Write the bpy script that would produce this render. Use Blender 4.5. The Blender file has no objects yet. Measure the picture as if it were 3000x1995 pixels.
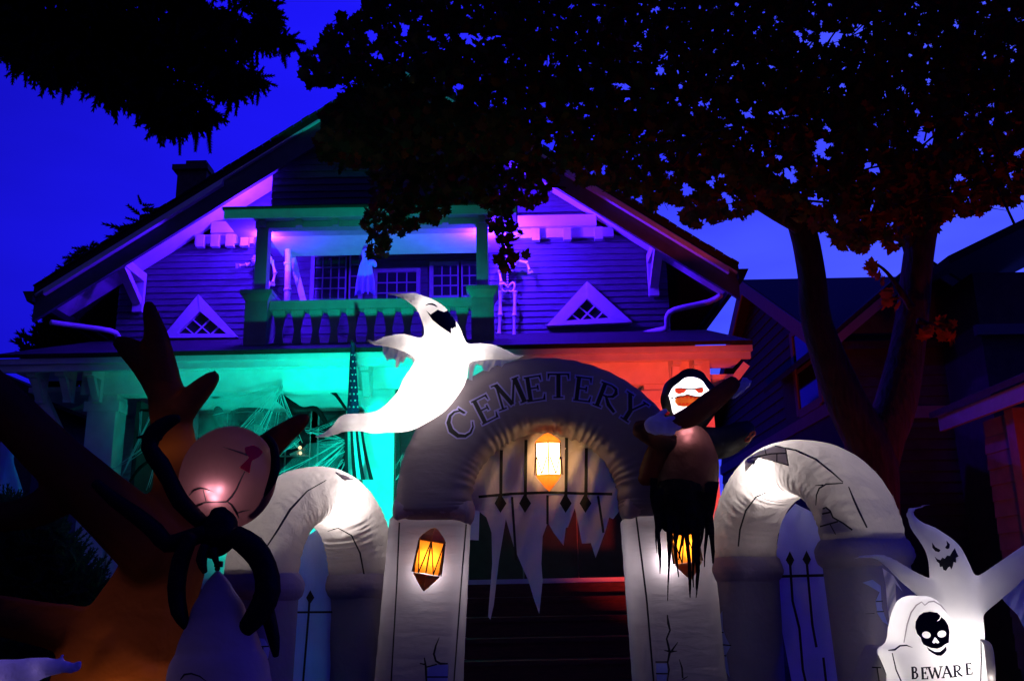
import bpy, bmesh, math, random
from mathutils import Vector, Matrix, geometry
from mathutils.bvhtree import BVHTree
from mathutils import noise as mnoise

SC = bpy.context.scene
RND = random.Random(7)
rad = math.radians

# ---------------------------------------------------------------- camera
F = 2700.0; PITCH = rad(15.0); ROLL = rad(1.1)
CAM = Vector((0, 0, 1.5))
_f = Vector((0, math.cos(PITCH), math.sin(PITCH)))
_r0 = Vector((1, 0, 0)); _u0 = Vector((0, -math.sin(PITCH), math.cos(PITCH)))
_r = _r0 * math.cos(ROLL) - _u0 * math.sin(ROLL)
_u = _u0 * math.cos(ROLL) + _r0 * math.sin(ROLL)
cd = bpy.data.cameras.new('camera'); cam = bpy.data.objects.new('camera', cd)
SC.collection.objects.link(cam); SC.camera = cam
cd.sensor_width = 36.0; cd.lens = 36.0 * F / 3000.0; cd.clip_start = 0.05; cd.clip_end = 500
M = Matrix((( _r.x, _u.x, -_f.x, CAM.x), (_r.y, _u.y, -_f.y, CAM.y), (_r.z, _u.z, -_f.z, CAM.z), (0, 0, 0, 1)))
cam.matrix_world = M

# ---------------------------------------------------------------- dusk sky
W = bpy.data.worlds.new('World'); SC.world = W; W.use_nodes = True
nt = W.node_tree; nt.nodes.clear()
out = nt.nodes.new('ShaderNodeOutputWorld'); bg = nt.nodes.new('ShaderNodeBackground')
tc = nt.nodes.new('ShaderNodeTexCoord'); dot = nt.nodes.new('ShaderNodeVectorMath'); dot.operation = 'DOT_PRODUCT'
g = Vector((0.62, 0.75, 0.12)).normalized(); dot.inputs[1].default_value = g
nz = nt.nodes.new('ShaderNodeTexNoise'); nz.inputs['Scale'].default_value = 2.2; nz.inputs['Detail'].default_value = 4
mp = nt.nodes.new('ShaderNodeMapping'); mp.inputs['Scale'].default_value = (1, 1, 3.5)
ma = nt.nodes.new('ShaderNodeMath'); ma.operation = 'MULTIPLY_ADD'; ma.inputs[1].default_value = 0.5; ma.inputs[2].default_value = 0.5
nm = nt.nodes.new('ShaderNodeMath'); nm.operation = 'MULTIPLY_ADD'; nm.inputs[1].default_value = 0.20; nm.inputs[2].default_value = -0.10
ad = nt.nodes.new('ShaderNodeMath'); ad.operation = 'ADD'
rp = nt.nodes.new('ShaderNodeValToRGB')
el = rp.color_ramp.elements
el[0].position = 0.0; el[0].color = (.018, .016, .085, 1)
el[1].position = 0.985; el[1].color = (.075, .11, 1.2, 1)
for p, c in ((.45, (.006, .005, .20, 1)), (.64, (.0065, .005, .55, 1)), (.80, (.012, .008, .95, 1)), (.89, (.026, .028, 1.05, 1))):
    e = el.new(p); e.color = c
L = nt.links
L.new(tc.outputs['Generated'], dot.inputs[0]); L.new(dot.outputs['Value'], ma.inputs[0])
L.new(tc.outputs['Generated'], mp.inputs[0]); L.new(mp.outputs[0], nz.inputs['Vector'])
L.new(nz.outputs['Fac'], nm.inputs[0]); L.new(ma.outputs[0], ad.inputs[0]); L.new(nm.outputs[0], ad.inputs[1])
L.new(ad.outputs[0], rp.inputs[0]); L.new(rp.outputs[0], bg.inputs[0]); L.new(bg.outputs[0], out.inputs[0])
bg.inputs[1].default_value = 1.0

vs = SC.view_settings
vs.view_transform = 'Standard'; vs.look = 'None'; vs.exposure = 0.0; vs.gamma = 1.0; vs.use_curve_mapping = False
SC.cycles.use_denoising = True
SC.cycles.max_bounces = 6; SC.cycles.transparent_max_bounces = 8
SC.cycles.sample_clamp_indirect = 6.0

# ---------------------------------------------------------------- helpers
def ray(px, py):
    return _f + _r * ((px - 1500.0) / F) - _u * ((py - 997.5) / F)
def P(px, py, Y):
    "the point of the plane y = Y that the photograph shows at (px, py)"
    d = ray(px, py)
    return CAM + d * (Y / d.y)
def S(px, py, Y, n):
    "metres spanned by n photograph pixels at that place"
    return n * (P(px, py, Y) - CAM).dot(_f) / F
def proj(p):
    d = p - CAM; z = d.dot(_f)
    return (1500 + F * d.dot(_r) / z, 997.5 - F * d.dot(_u) / z) if z > .1 else (-9e3, -9e3)
def Zat(px, py, Y): return P(px, py, Y).z
def Xat(px, py, Y): return P(px, py, Y).x

def mat_base(name):
    m = bpy.data.materials.new(name); m.use_nodes = True
    n = m.node_tree; n.nodes.clear()
    o = n.nodes.new('ShaderNodeOutputMaterial')
    return m, n, o
def noise_mix(n, color, var, scale, detail=6, vec='Object', stretch=(1, 1, 1)):
    t = n.nodes.new('ShaderNodeTexCoord'); mpn = n.nodes.new('ShaderNodeMapping'); mpn.inputs['Scale'].default_value = stretch
    z = n.nodes.new('ShaderNodeTexNoise'); z.inputs['Scale'].default_value = scale; z.inputs['Detail'].default_value = detail
    n.links.new(t.outputs[vec], mpn.inputs[0]); n.links.new(mpn.outputs[0], z.inputs['Vector'])
    cr = n.nodes.new('ShaderNodeValToRGB')
    cr.color_ramp.elements[0].position = .3; cr.color_ramp.elements[1].position = .7
    cr.color_ramp.elements[0].color = tuple(max(0, c * (1 - var)) for c in color) + (1,)
    cr.color_ramp.elements[1].color = tuple(min(1, c * (1 + var)) for c in color) + (1,)
    n.links.new(z.outputs['Fac'], cr.inputs[0])
    return cr.outputs[0], z.outputs['Fac'], mpn.outputs[0]
def M_solid(name, color, rough=.6, var=.15, scale=8, bump=.15, bdist=.004, spec=.3, metal=0, stretch=(1, 1, 1)):
    m, n, o = mat_base(name)
    b = n.nodes.new('ShaderNodeBsdfPrincipled')
    c, f, v = noise_mix(n, color, var, scale, stretch=stretch)
    n.links.new(c, b.inputs['Base Color']); b.inputs['Roughness'].default_value = rough
    b.inputs['Specular IOR Level'].default_value = spec; b.inputs['Metallic'].default_value = metal
    bp = n.nodes.new('ShaderNodeBump'); bp.inputs['Strength'].default_value = bump; bp.inputs['Distance'].default_value = bdist
    n.links.new(f, bp.inputs['Height']); n.links.new(bp.outputs[0], b.inputs['Normal'])
    n.links.new(b.outputs[0], o.inputs[0])
    return m
def M_fabric(name, color, trans=.5, bump=.5, wscale=7, stretch=(1, 1, 1), var=.06, tcol=None, gloss=.02):
    "thin nylon: reflects and lets light through, with soft creases"
    m, n, o = mat_base(name)
    c, f, v = noise_mix(n, color, var, 5)
    w = n.nodes.new('ShaderNodeTexNoise'); w.inputs['Scale'].default_value = wscale; w.inputs['Detail'].default_value = 3
    w.inputs['Distortion'].default_value = .25
    t = n.nodes.new('ShaderNodeTexCoord'); mpn = n.nodes.new('ShaderNodeMapping'); mpn.inputs['Scale'].default_value = stretch
    n.links.new(t.outputs['Object'], mpn.inputs[0]); n.links.new(mpn.outputs[0], w.inputs['Vector'])
    bp = n.nodes.new('ShaderNodeBump'); bp.inputs['Strength'].default_value = bump; bp.inputs['Distance'].default_value = .03
    n.links.new(w.outputs['Fac'], bp.inputs['Height'])
    d = n.nodes.new('ShaderNodeBsdfDiffuse'); tr = n.nodes.new('ShaderNodeBsdfTranslucent'); mx = n.nodes.new('ShaderNodeMixShader')
    gl = n.nodes.new('ShaderNodeBsdfGlossy'); gl.inputs['Roughness'].default_value = .42; gl.inputs['Color'].default_value = (.8, .8, .8, 1)
    m2 = n.nodes.new('ShaderNodeMixShader'); m2.inputs[0].default_value = gloss
    n.links.new(c, d.inputs['Color'])
    if tcol: tr.inputs['Color'].default_value = tcol + (1,)
    else: n.links.new(c, tr.inputs['Color'])
    for q in (d, tr, gl): n.links.new(bp.outputs[0], q.inputs['Normal'])
    mx.inputs[0].default_value = trans
    n.links.new(d.outputs[0], mx.inputs[1]); n.links.new(tr.outputs[0], mx.inputs[2])
    n.links.new(mx.outputs[0], m2.inputs[1]); n.links.new(gl.outputs[0], m2.inputs[2])
    n.links.new(m2.outputs[0], o.inputs[0])
    return m
def M_leaf(name, color, trans=.35):
    m, n, o = mat_base(name)
    c, f, v = noise_mix(n, color, .4, 3)
    d = n.nodes.new('ShaderNodeBsdfDiffuse'); tr = n.nodes.new('ShaderNodeBsdfTranslucent'); mx = n.nodes.new('ShaderNodeMixShader')
    n.links.new(c, d.inputs['Color']); n.links.new(c, tr.inputs['Color']); mx.inputs[0].default_value = trans
    n.links.new(d.outputs[0], mx.inputs[1]); n.links.new(tr.outputs[0], mx.inputs[2]); n.links.new(mx.outputs[0], o.inputs[0])
    return m
def M_glass(name, color=(.02, .02, .03), rough=.08):
    m, n, o = mat_base(name)
    b = n.nodes.new('ShaderNodeBsdfPrincipled'); b.inputs['Base Color'].default_value = color + (1,)
    b.inputs['Roughness'].default_value = rough; b.inputs['Specular IOR Level'].default_value = .6
    n.links.new(b.outputs[0], o.inputs[0]); return m
def M_emit(name, color, s):
    m, n, o = mat_base(name)
    e = n.nodes.new('ShaderNodeEmission'); e.inputs[0].default_value = color + (1,); e.inputs[1].default_value = s
    n.links.new(e.outputs[0], o.inputs[0]); return m
def M_web(name, alpha):
    m, n, o = mat_base(name)
    d = n.nodes.new('ShaderNodeBsdfDiffuse'); d.inputs[0].default_value = (.75, .75, .75, 1)
    tr = n.nodes.new('ShaderNodeBsdfTranslucent'); tr.inputs[0].default_value = (.75, .75, .75, 1)
    a = n.nodes.new('ShaderNodeMixShader'); a.inputs[0].default_value = .4
    tp = n.nodes.new('ShaderNodeBsdfTransparent'); mx = n.nodes.new('ShaderNodeMixShader')
    t = n.nodes.new('ShaderNodeTexCoord'); z = n.nodes.new('ShaderNodeTexNoise'); z.inputs['Scale'].default_value = 6; z.inputs['Detail'].default_value = 5
    mm = n.nodes.new('ShaderNodeMath'); mm.operation = 'MULTIPLY'; mm.inputs[1].default_value = alpha * 2
    n.links.new(t.outputs['Object'], z.inputs['Vector']); n.links.new(z.outputs['Fac'], mm.inputs[0])
    n.links.new(d.outputs[0], a.inputs[1]); n.links.new(tr.outputs[0], a.inputs[2])
    n.links.new(mm.outputs[0], mx.inputs[0]); n.links.new(tp.outputs[0], mx.inputs[1]); n.links.new(a.outputs[0], mx.inputs[2])
    n.links.new(mx.outputs[0], o.inputs[0]); return m

COL = SC.collection
def tag(o, label=None, cat=None, group=None, kind=None):
    if label: o['label'] = label
    if cat: o['category'] = cat
    if group: o['group'] = group
    if kind: o['kind'] = kind
    return o
def thing(name, label, cat, loc=(0, 0, 0), group=None):
    o = bpy.data.objects.new(name, None); COL.objects.link(o); o.location = loc; o.empty_display_size = .1
    return tag(o, label, cat, group)
def world_loc(o):
    v = Vector((0, 0, 0))
    while o: v += o.location; o = o.parent
    return v

def catmull(pts, rads, sub):
    n = len(pts); op, orr = [], []
    if n < 3 or sub < 2:
        return [Vector(p) for p in pts], list(rads)
    for i in range(n - 1):
        p0, p1, p2, p3 = pts[max(i - 1, 0)], pts[i], pts[i + 1], pts[min(i + 2, n - 1)]
        for k in range(sub):
            t = k / sub; t2 = t * t; t3 = t2 * t
            op.append(.5 * ((2 * p1) + (p2 - p0) * t + (2 * p0 - 5 * p1 + 4 * p2 - p3) * t2 + (3 * p1 - p0 - 3 * p2 + p3) * t3))
            a, b = rads[i], rads[i + 1]
            s = t * t * (3 - 2 * t)
            orr.append(a + (b - a) * (t if n < 4 else (.5 * t + .5 * s)))
    op.append(Vector(pts[-1])); orr.append(rads[-1])
    return op, orr

class MB:
    def __init__(s): s.v = []; s.f = []; s.m = []
    def add(s, v, f, m=0):
        k = len(s.v); s.v += [Vector(q) for q in v]
        for q in f: s.f.append(tuple(i + k for i in q)); s.m.append(m)
        return s
    def box(s, x0, x1, y0, y1, z0, z1, m=0):
        v = [(x, y, z) for x in (x0, x1) for y in (y0, y1) for z in (z0, z1)]
        f = [(0, 1, 3, 2), (4, 6, 7, 5), (0, 4, 5, 1), (2, 3, 7, 6), (0, 2, 6, 4), (1, 5, 7, 3)]
        return s.add(v, f, m)
    def hexa(s, a, b, m=0):
        "two quads (each 4 points, same order) joined into a closed solid"
        return s.add(list(a) + list(b), [(3, 2, 1, 0), (4, 5, 6, 7), (0, 1, 5, 4), (1, 2, 6, 5), (2, 3, 7, 6), (3, 0, 4, 7)], m)
    def bar(s, a, b, w, h=None, up=(0, 0, 1), m=0):
        "a square bar from a to b, w by h"
        a, b = Vector(a), Vector(b); h = h or w; t = (b - a).normalized(); up = Vector(up)
        if abs(t.dot(up)) > .95: up = Vector((0, 1, 0))
        sx = t.cross(up).normalized() * (w / 2); sy = sx.cross(t).normalized() * (h / 2)
        q = lambda p: [p - sx - sy, p + sx - sy, p + sx + sy, p - sx + sy]
        return s.hexa(q(a), q(b), m)
    def prism(s, pts, dvec, m=0):
        "a flat outline (3-D points) pushed along dvec into a solid"
        n = len(pts); d = Vector(dvec); a = [Vector(p) for p in pts]; b = [p + d for p in a]
        tri = geometry.tessellate_polygon([a])
        f = [tuple(t) for t in tri] + [tuple(n + i for i in reversed(t)) for t in tri]
        f += [(i, (i + 1) % n, n + (i + 1) % n, n + i) for i in range(n)]
        return s.add(a + b, f, m)
    def tube(s, pts, rads, n=12, sub=5, sq=2.0, asp=1.0, plane=None, cap=3, ripple=None, m=0):
        """swept tube. rads: radius per point; asp: binormal radius / side radius; plane: normal of the sweep's plane
        (binormal is then fixed to it); sq: superellipse power; ripple(i, ang) -> radius factor"""
        pts = [Vector(p) for p in pts]
        pts, rads = catmull(pts, list(rads), sub)
        N = len(pts); tan = []
        for i in range(N):
            t = pts[min(i + 1, N - 1)] - pts[max(i - 1, 0)]
            tan.append(t.normalized() if t.length > 1e-9 else Vector((0, 0, 1)))
        rings = []; side = None
        for i in range(N):
            t = tan[i]
            if plane is not None:
                bn = (Vector(plane) - t * Vector(plane).dot(t)).normalized(); sd = bn.cross(t).normalized()
            else:
                if side is None:
                    ref = Vector((0, 1, 0)) if abs(t.y) < .9 else Vector((1, 0, 0))
                    side = t.cross(ref).normalized()
                sd = (side - t * side.dot(t)).normalized(); side = sd; bn = t.cross(sd).normalized()
            rings.append((pts[i], sd, bn, rads[i], t))
        def ring(c, sd, bn, r, i):
            o = []
            for k in range(n):
                a = 2 * math.pi * k / n; ca, sa = math.cos(a), math.sin(a)
                x = math.copysign(abs(ca) ** (2 / sq), ca); y = math.copysign(abs(sa) ** (2 / sq), sa)
                rr = r * (ripple(i / (N - 1), a) if ripple else 1)
                o.append(c + sd * x * rr + bn * y * rr * asp)
            return o
        allr = []
        c, sd, bn, r, t = rings[0]
        if cap:
            for j in range(cap, 0, -1):
                a = math.pi / 2 * j / (cap + .001)
                allr.append(ring(c - t * r * .5 * math.sin(a), sd, bn, max(r * math.cos(a), r * .02), 0))
        for i, (c, sd, bn, r, t) in enumerate(rings): allr.append(ring(c, sd, bn, r, i))
        if cap:
            c, sd, bn, r, t = rings[-1]
            for j in range(1, cap + 1):
                a = math.pi / 2 * j / (cap + .001)
                allr.append(ring(c + t * r * .5 * math.sin(a), sd, bn, max(r * math.cos(a), r * .02), N - 1))
        v = [p for q in allr for p in q]; f = []
        for i in range(len(allr) - 1):
            for k in range(n):
                a, b = i * n + k, i * n + (k + 1) % n
                f.append((a, b, b + n, a + n))
        f.append(tuple(range(n - 1, -1, -1))); f.append(tuple(len(v) - n + k for k in range(n)))
        return s.add(v, f, m)
    def ball(s, c, r, n=16, k=10, m=0, rot=None):
        r = (r, r, r) if not hasattr(r, '__len__') else r; c = Vector(c); v = []; f = []
        for i in range(1, k):
            th = math.pi * i / k
            for j in range(n):
                ph = 2 * math.pi * j / n
                q = Vector((r[0] * math.sin(th) * math.cos(ph), r[1] * math.sin(th) * math.sin(ph), r[2] * math.cos(th)))
                if rot: q = rot @ q
                v.append(c + q)
        top = Vector((0, 0, r[2])); bot = -top
        if rot: top = rot @ top; bot = rot @ bot
        v += [c + top, c + bot]; T = len(v) - 2; B = T + 1
        for i in range(k - 2):
            for j in range(n):
                a = i * n + j; b = i * n + (j + 1) % n
                f.append((a, a + n, b + n, b))
        for j in range(n):
            f.append((T, j, (j + 1) % n)); f.append((B, (k - 2) * n + (j + 1) % n, (k - 2) * n + j))
        return s.add(v, f, m)
    def lathe(s, c, prof, n=6, asp=1.0, rot=None, a0=0.0, m=0):
        "prof: (radius, height) from bottom to top, closed at both ends"
        c = Vector(c); v = []; f = []
        for r, z in prof:
            for j in range(n):
                a = 2 * math.pi * j / n + a0
                q = Vector((max(r, 1e-4) * math.cos(a), max(r, 1e-4) * math.sin(a) * asp, z))
                v.append(c + (rot @ q if rot else q))
        for i in range(len(prof) - 1):
            for j in range(n):
                a = i * n + j; b = i * n + (j + 1) % n
                f.append((a, b, b + n, a + n))
        f.append(tuple(range(n - 1, -1, -1))); f.append(tuple(len(v) - n + j for j in range(n)))
        return s.add(v, f, m)
    def bvh(s): return BVHTree.FromPolygons(s.v, s.f)
    def build(s, name, mat, parent=None, smooth=False, kind=None, label=None):
        me = bpy.data.meshes.new(name)
        off = world_loc(parent) if parent else Vector((0, 0, 0))
        me.from_pydata([v - off for v in s.v], [], s.f); me.update()
        mats = mat if isinstance(mat, (list, tuple)) else [mat]
        for q in mats: me.materials.append(q)
        if len(mats) > 1: me.polygons.foreach_set('material_index', s.m)
        if smooth: me.polygons.foreach_set('use_smooth', [True] * len(me.polygons))
        o = bpy.data.objects.new(name, me); COL.objects.link(o)
        if parent: o.parent = parent
        if kind: o['kind'] = kind
        if label: o['label'] = label
        return o

def blend(mb, voxel, it=6, f=.6):
    "melt overlapping shapes into one continuous skin"
    me = bpy.data.meshes.new('tmp'); me.from_pydata(mb.v, [], mb.f); me.update()
    o = bpy.data.objects.new('tmp', me); COL.objects.link(o)
    r = o.modifiers.new('r', 'REMESH'); r.mode = 'VOXEL'; r.voxel_size = voxel
    s = o.modifiers.new('s', 'SMOOTH'); s.iterations = it; s.factor = f
    dg = bpy.context.evaluated_depsgraph_get(); ev = o.evaluated_get(dg); m2 = ev.to_mesh()
    b = MB(); b.add([v.co.copy() for v in m2.vertices], [tuple(p.vertices) for p in m2.polygons])
    ev.to_mesh_clear(); bpy.data.objects.remove(o); bpy.data.meshes.remove(me)
    return b

def ribbon(pts, w):
    "a px polyline of width w (number or list) as quads"
    n = len(pts); ws = w if hasattr(w, '__len__') else [w] * n
    L_, R_ = [], []
    for i in range(n):
        a = Vector(pts[max(i - 1, 0)]); b = Vector(pts[min(i + 1, n - 1)]); t = (b - a)
        t = t.normalized() if t.length else Vector((1, 0)); nn = Vector((-t.y, t.x)) * (ws[i] / 2); c = Vector(pts[i])
        L_.append(c + nn); R_.append(c - nn)
    return [[L_[i], L_[i + 1], R_[i + 1], R_[i]] for i in range(n - 1)]
def tess(polys, seg):
    tris = []
    for poly in polys:
        loops = poly if hasattr(poly[0][0], '__len__') else [poly]      # further loops are holes
        loops = [[Vector((p[0], p[1], 0)) for p in lp] for lp in loops]
        pp = [p for lp in loops for p in lp]
        for t in geometry.tessellate_polygon(loops): tris.append([pp[i] for i in t])
    outt = []
    while tris:
        t = tris.pop(); e = [(t[i] - t[(i + 1) % 3]).length for i in range(3)]; k = e.index(max(e))
        if e[k] > seg:
            a, b, c = t[k], t[(k + 1) % 3], t[(k + 2) % 3]; mid = (a + b) / 2
            tris += [[a, mid, c], [mid, b, c]]
        else: outt.append(t)
    return outt
def flat(polys, fn, seg=14):
    "px polygons carried to 3-D by fn(px, py)"
    b = MB(); key = {}
    for t in tess(polys, seg):
        ids = []
        for p in t:
            k = (round(p.x, 2), round(p.y, 2))
            if k not in key: key[k] = len(b.v); b.v.append(fn(p.x, p.y))
            ids.append(key[k])
        if len(set(ids)) == 3: b.f.append(tuple(ids)); b.m.append(0)
    return b
def onto(tree, Yfb, off=.005):
    "print on a surface: the px point carried onto the skin, a hair proud of it"
    def fn(px, py):
        d = ray(px, py).normalized(); h = tree.ray_cast(CAM, d)
        if h[0] is None:
            q = P(px, py, Yfb); nn = tree.find_nearest(q)
            return (nn[0] - d * off) if nn[0] is not None and (nn[0] - q).length < .12 else q
        return h[0] - d * off
    return fn
def lamp(name, loc, color, power, r=.04, typ='POINT', target=None, cone=100, bl=.4, parent=None):
    l = bpy.data.lights.new(name, typ); l.energy = power; l.color = color; l.shadow_soft_size = r
    o = bpy.data.objects.new(name, l); COL.objects.link(o)
    o.location = Vector(loc) - (world_loc(parent) if parent else Vector((0, 0, 0)))
    if typ == 'SPOT':
        l.spot_size = rad(cone); l.spot_blend = bl
        o.rotation_euler = (Vector(target) - Vector(loc)).to_track_quat('-Z', 'Y').to_euler()
    if parent: o.parent = parent
    return o
def dup(o, parent=None):
    c = o.copy(); COL.objects.link(c)
    if parent: c.parent = parent
    return c

# ---------------------------------------------------------------- materials
WHITE = M_solid('white_paint', (.72, .72, .70), .5, .08, 6, .1)
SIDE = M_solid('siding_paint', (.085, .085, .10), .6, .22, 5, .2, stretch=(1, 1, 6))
SHINGLE = M_solid('asphalt_shingle', (.026, .022, .018), .9, .4, 30, .6, .01)
BRICKM = M_solid('chimney_masonry', (.10, .06, .05), .9, .3, 12, .5, .01)
GLASS = M_glass('window_glass')
DARK = M_solid('dark_paint', (.03, .03, .035), .6, .2)
WOODRED = M_solid('red_step_paint', (.085, .020, .016), .6, .35, 9, .3, stretch=(1, 6, 6))
METAL = M_solid('black_metal', (.02, .02, .02), .4, .2)
GRASS = M_solid('lawn_soil', (.03, .045, .018), .95, .5, 25, .8, .03)
CONC = M_solid('concrete', (.25, .24, .22), .9, .2, 14, .4)
BARK = M_solid('bark', (.024, .016, .012), .95, .5, 9, 1.0, .03, stretch=(3, 3, .6))
INK = M_solid('black_print', (.006, .006, .007), .7, .1, 8, 0)
INKLILAC = M_solid('lilac_print', (.42, .38, .75), .7, .1, 8, 0)
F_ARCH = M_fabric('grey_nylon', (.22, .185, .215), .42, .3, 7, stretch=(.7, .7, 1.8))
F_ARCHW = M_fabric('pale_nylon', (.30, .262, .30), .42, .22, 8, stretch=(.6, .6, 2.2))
F_CREAM = M_fabric('cream_nylon', (.34, .305, .30), .42, .8, 9, var=.05)
F_WHITE = M_fabric('white_nylon', (.82, .80, .80), .5, .35, 6)
F_BLUE = M_fabric('blue_white_sheet', (.46, .54, .84), .4, .8, 5, stretch=(1, 1, .35))
F_PATCH = M_fabric('brick_patch_print', (.34, .30, .32), .35, .2)
F_MAROON = M_fabric('maroon_nylon', (.08, .026, .038), .5, .3, 7, tcol=(.105, .036, .048))
F_ROBE = M_fabric('robe_nylon', (.035, .014, .013), .45, .6, 8, tcol=(.085, .030, .032), gloss=.008)
F_BROWN = M_fabric('brown_nylon', (.055, .021, .010), .4, .7, 6, tcol=(.40, .12, .03), gloss=.008)
F_BLACK = M_fabric('black_nylon', (.008, .007, .008), .05, .5, 9, gloss=.006)
F_GLOVE = M_fabric('glove_nylon', (.60, .60, .72), .3, .7, 14)
F_LILAC = M_fabric('lilac_nylon', (.30, .24, .32), .35, .4, 7)
RAG = M_fabric('black_rag', (.010, .008, .008), .05, .9, 20, gloss=.003)
# ---------------------------------------------------------------- lights of the place
UV = (.055, .006, 1.0); TEAL = (.002, 1.0, .74); RED = (1.0, .055, .02)
lamp('violet_flood_lamp', P(764, 664, 11.93), UV, 420, .03)
lamp('violet_flood_lamp', P(777, 703, 11.60), UV, 210, .03)
lamp('violet_flood_lamp', P(1478, 662, 11.86), UV, 420, .03)
lamp('violet_flood_lamp', P(1421, 700, 11.58), UV, 270, .03)
lamp('teal_flood_lamp', (-1.25, 6.3, 1.55), TEAL, 900, .06, 'SPOT', (-1.6, 11.1, 4.35), 37, 1.0)
lamp('teal_flood_lamp', (-1.85, 8.55, .5), TEAL, 900, .06, 'SPOT', (-2.1, 10.5, 2.8), 74, 1.0)
lamp('red_flood_lamp', (1.45, 7.2, .95), RED, 1050, .12, 'SPOT', (1.6, 10.4, 2.75), 54, 1.0)
lamp('red_flood_lamp', (2.75, 7.0, .3), RED, 60, .10, 'SPOT', (3.0, 8.2, 6.0), 80, 1.0)
lamp('red_flood_lamp', (3.7, 6.2, .3), RED, 260, .12, 'SPOT', (4.9, 9.0, 3.3), 70, 1.0)

# ---------------------------------------------------------------- ground
MB().box(-60, 60, -20, 120, -.4, 0).build('ground', GRASS, kind='structure')
MB().box(-.75, .95, 2.0, 8.6, 0, .03).build('path', CONC, kind='structure')

# ---------------------------------------------------------------- the house
YW, YR = 12.5, 11.5
A = P(1174, 200, YR); TL = P(97, 862, YR); TR = P(2165, 797, YR)
def zl(x): return TL.z + (x - TL.x) * (A.z - TL.z) / (A.x - TL.x)
def zr(x): return TR.z + (x - TR.x) * (A.z - TR.z) / (A.x - TR.x)
def zroof(x): return zl(x) if x < A.x else zr(x)
def xl_at(z): return TL.x + (z - TL.z) * (A.x - TL.x) / (A.z - TL.z)
def xr_at(z): return TR.x + (z - TR.z) * (A.x - TR.x) / (A.z - TR.z)
XL, XR = Xat(341, 950, YW), Xat(1962, 930, YW)
H = thing('house', 'gabled house with balcony and deep porch lit in violet, teal and red light', 'house', (A.x, YW, 0))
up = Vector((0, 0, .1)); dn = Vector((0, 0, 1))
mb = MB(); mb.prism([TL, A, TR, TR + up, A + up, TL + up], (0, 9.5, 0)); mb.build('roof', SHINGLE, H)
# ragged shingle ends along the rake
mb = MB()
for a, b in ((TL, A), (TR, A)):
    n = 46
    for i in range(n):
        p = a.lerp(b, i / n) + up; q = a.lerp(b, (i + .93) / n) + up
        h = .012 + .012 * RND.random(); o = -.03 - .02 * RND.random()
        mb.hexa([p + Vector((0, o, .003)), q + Vector((0, o, .003)), q + Vector((0, .3, .003)), p + Vector((0, .3, .003))],
                [p + Vector((0, o, h)), q + Vector((0, o, h)), q + Vector((0, .3, h)), p + Vector((0, .3, h))])
mb.build('shingle_course', SHINGLE, H)
BARGE = M_solid('barge_paint', (.085, .10, .10), .6, .15)
d1 = dn * .006; d2 = dn * .03
MB().prism([TL - d1, A - d1, TR - d1, TR - d2, A - d2, TL - d2], (0, YW - YR - .02, 0)).build('soffit', WHITE, H)
# boards of the soffit show as joints
for a, b in ((TL, A), (TR, A)):
    e1, e2 = dn * .032, dn * .36
    p = [a - e1, b - e1, b - e2, a - e2]
    MB().prism([q + Vector((0, .05, 0)) for q in p], (0, .06, 0)).build('barge_board', BARGE, H)
    e2 = dn * .11
    p = [a.lerp(b, .03) - e1, a.lerp(b, .5) - e1, a.lerp(b, .5) - e2, a.lerp(b, .03) - e2]
    MB().prism([q + Vector((0, -.03, 0)) for q in p], (0, .078, 0)).build('verge_strip', WHITE, H)
# plain wall behind the boards
xa, xb = Xat(742, 800, YW), Xat(1434, 800, YW)
z0 = 4.3; zft = Zat(640, 652, 12.38); zfb = Zat(640, 716, 12.44)
TK = .04
mb = MB()
def V3(x, y, z): return Vector((x, y, z))
mb.prism([V3(XL, YW + TK, z0), V3(xa, YW + TK, z0), V3(xa, YW + TK, zft), V3(xl_at(zft + .05), YW + TK, zft), V3(XL, YW + TK, zroof(XL) - .05)], (0, .1, 0))
mb.prism([V3(XR, YW + TK, z0), V3(xb, YW + TK, z0), V3(xb, YW + TK, zft), V3(xr_at(zft + .05), YW + TK, zft), V3(XR, YW + TK, zroof(XR) - .05)], (0, .1, 0))
mb.prism([V3(xl_at(zft), YW + TK, zft), V3(xr_at(zft), YW + TK, zft), V3(A.x, YW + TK, A.z - .04)], (0, .1, 0))
mb.box(XL, XL + .12, YW + .15, 21, 0, zroof(XL) - .05); mb.box(XR - .12, XR, YW + .15, 21, 0, zroof(XR) - .05)
YB = 13.5
mb.box(xa - .1, xa, YW + .15, YB, z0, zft); mb.box(xb, xb + .1, YW + .15, YB, z0, zft)
mb.box(xa - .1, xb + .1, YB, YB + .1, z0, zft)
mb.build('wall', SIDE, H)
MB().box(xa, xb, YW - .0, YB, zft - .12, zft - .06).build('recess_ceiling', WHITE, H)
# clapboards: every course a board with its own lower edge
bmesh_board = {}
def board(x0, x1, z, h, y, top0=None, top1=None, mat=SIDE):
    t0 = x0 if top0 is None else top0; t1 = x1 if top1 is None else top1
    if t1 - t0 < .02: return
    j = RND.uniform(-.002, .002)
    MB().hexa([V3(x0, y - .022 + j, z), V3(x1, y - .022 + j, z), V3(x1, y + .03, z), V3(x0, y + .03, z)],
              [V3(t0, y - .004, z + h + .008), V3(t1, y - .004, z + h + .008), V3(t1, y + .03, z + h + .008), V3(t0, y + .03, z + h + .008)]).build('siding_board', mat, H)
bh = .092; z = z0 + .06
while z < zfb:
    lx = max(XL, xl_at(z)); lt = max(XL, xl_at(z + bh)); rx = min(XR, xr_at(z)); rt = min(XR, xr_at(z + bh))
    board(lx, xa, z, bh, YW + .005, lt, xa); board(xb, rx, z, bh, YW + .005, xb, rt)
    z += bh
z = zft + .02
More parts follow.
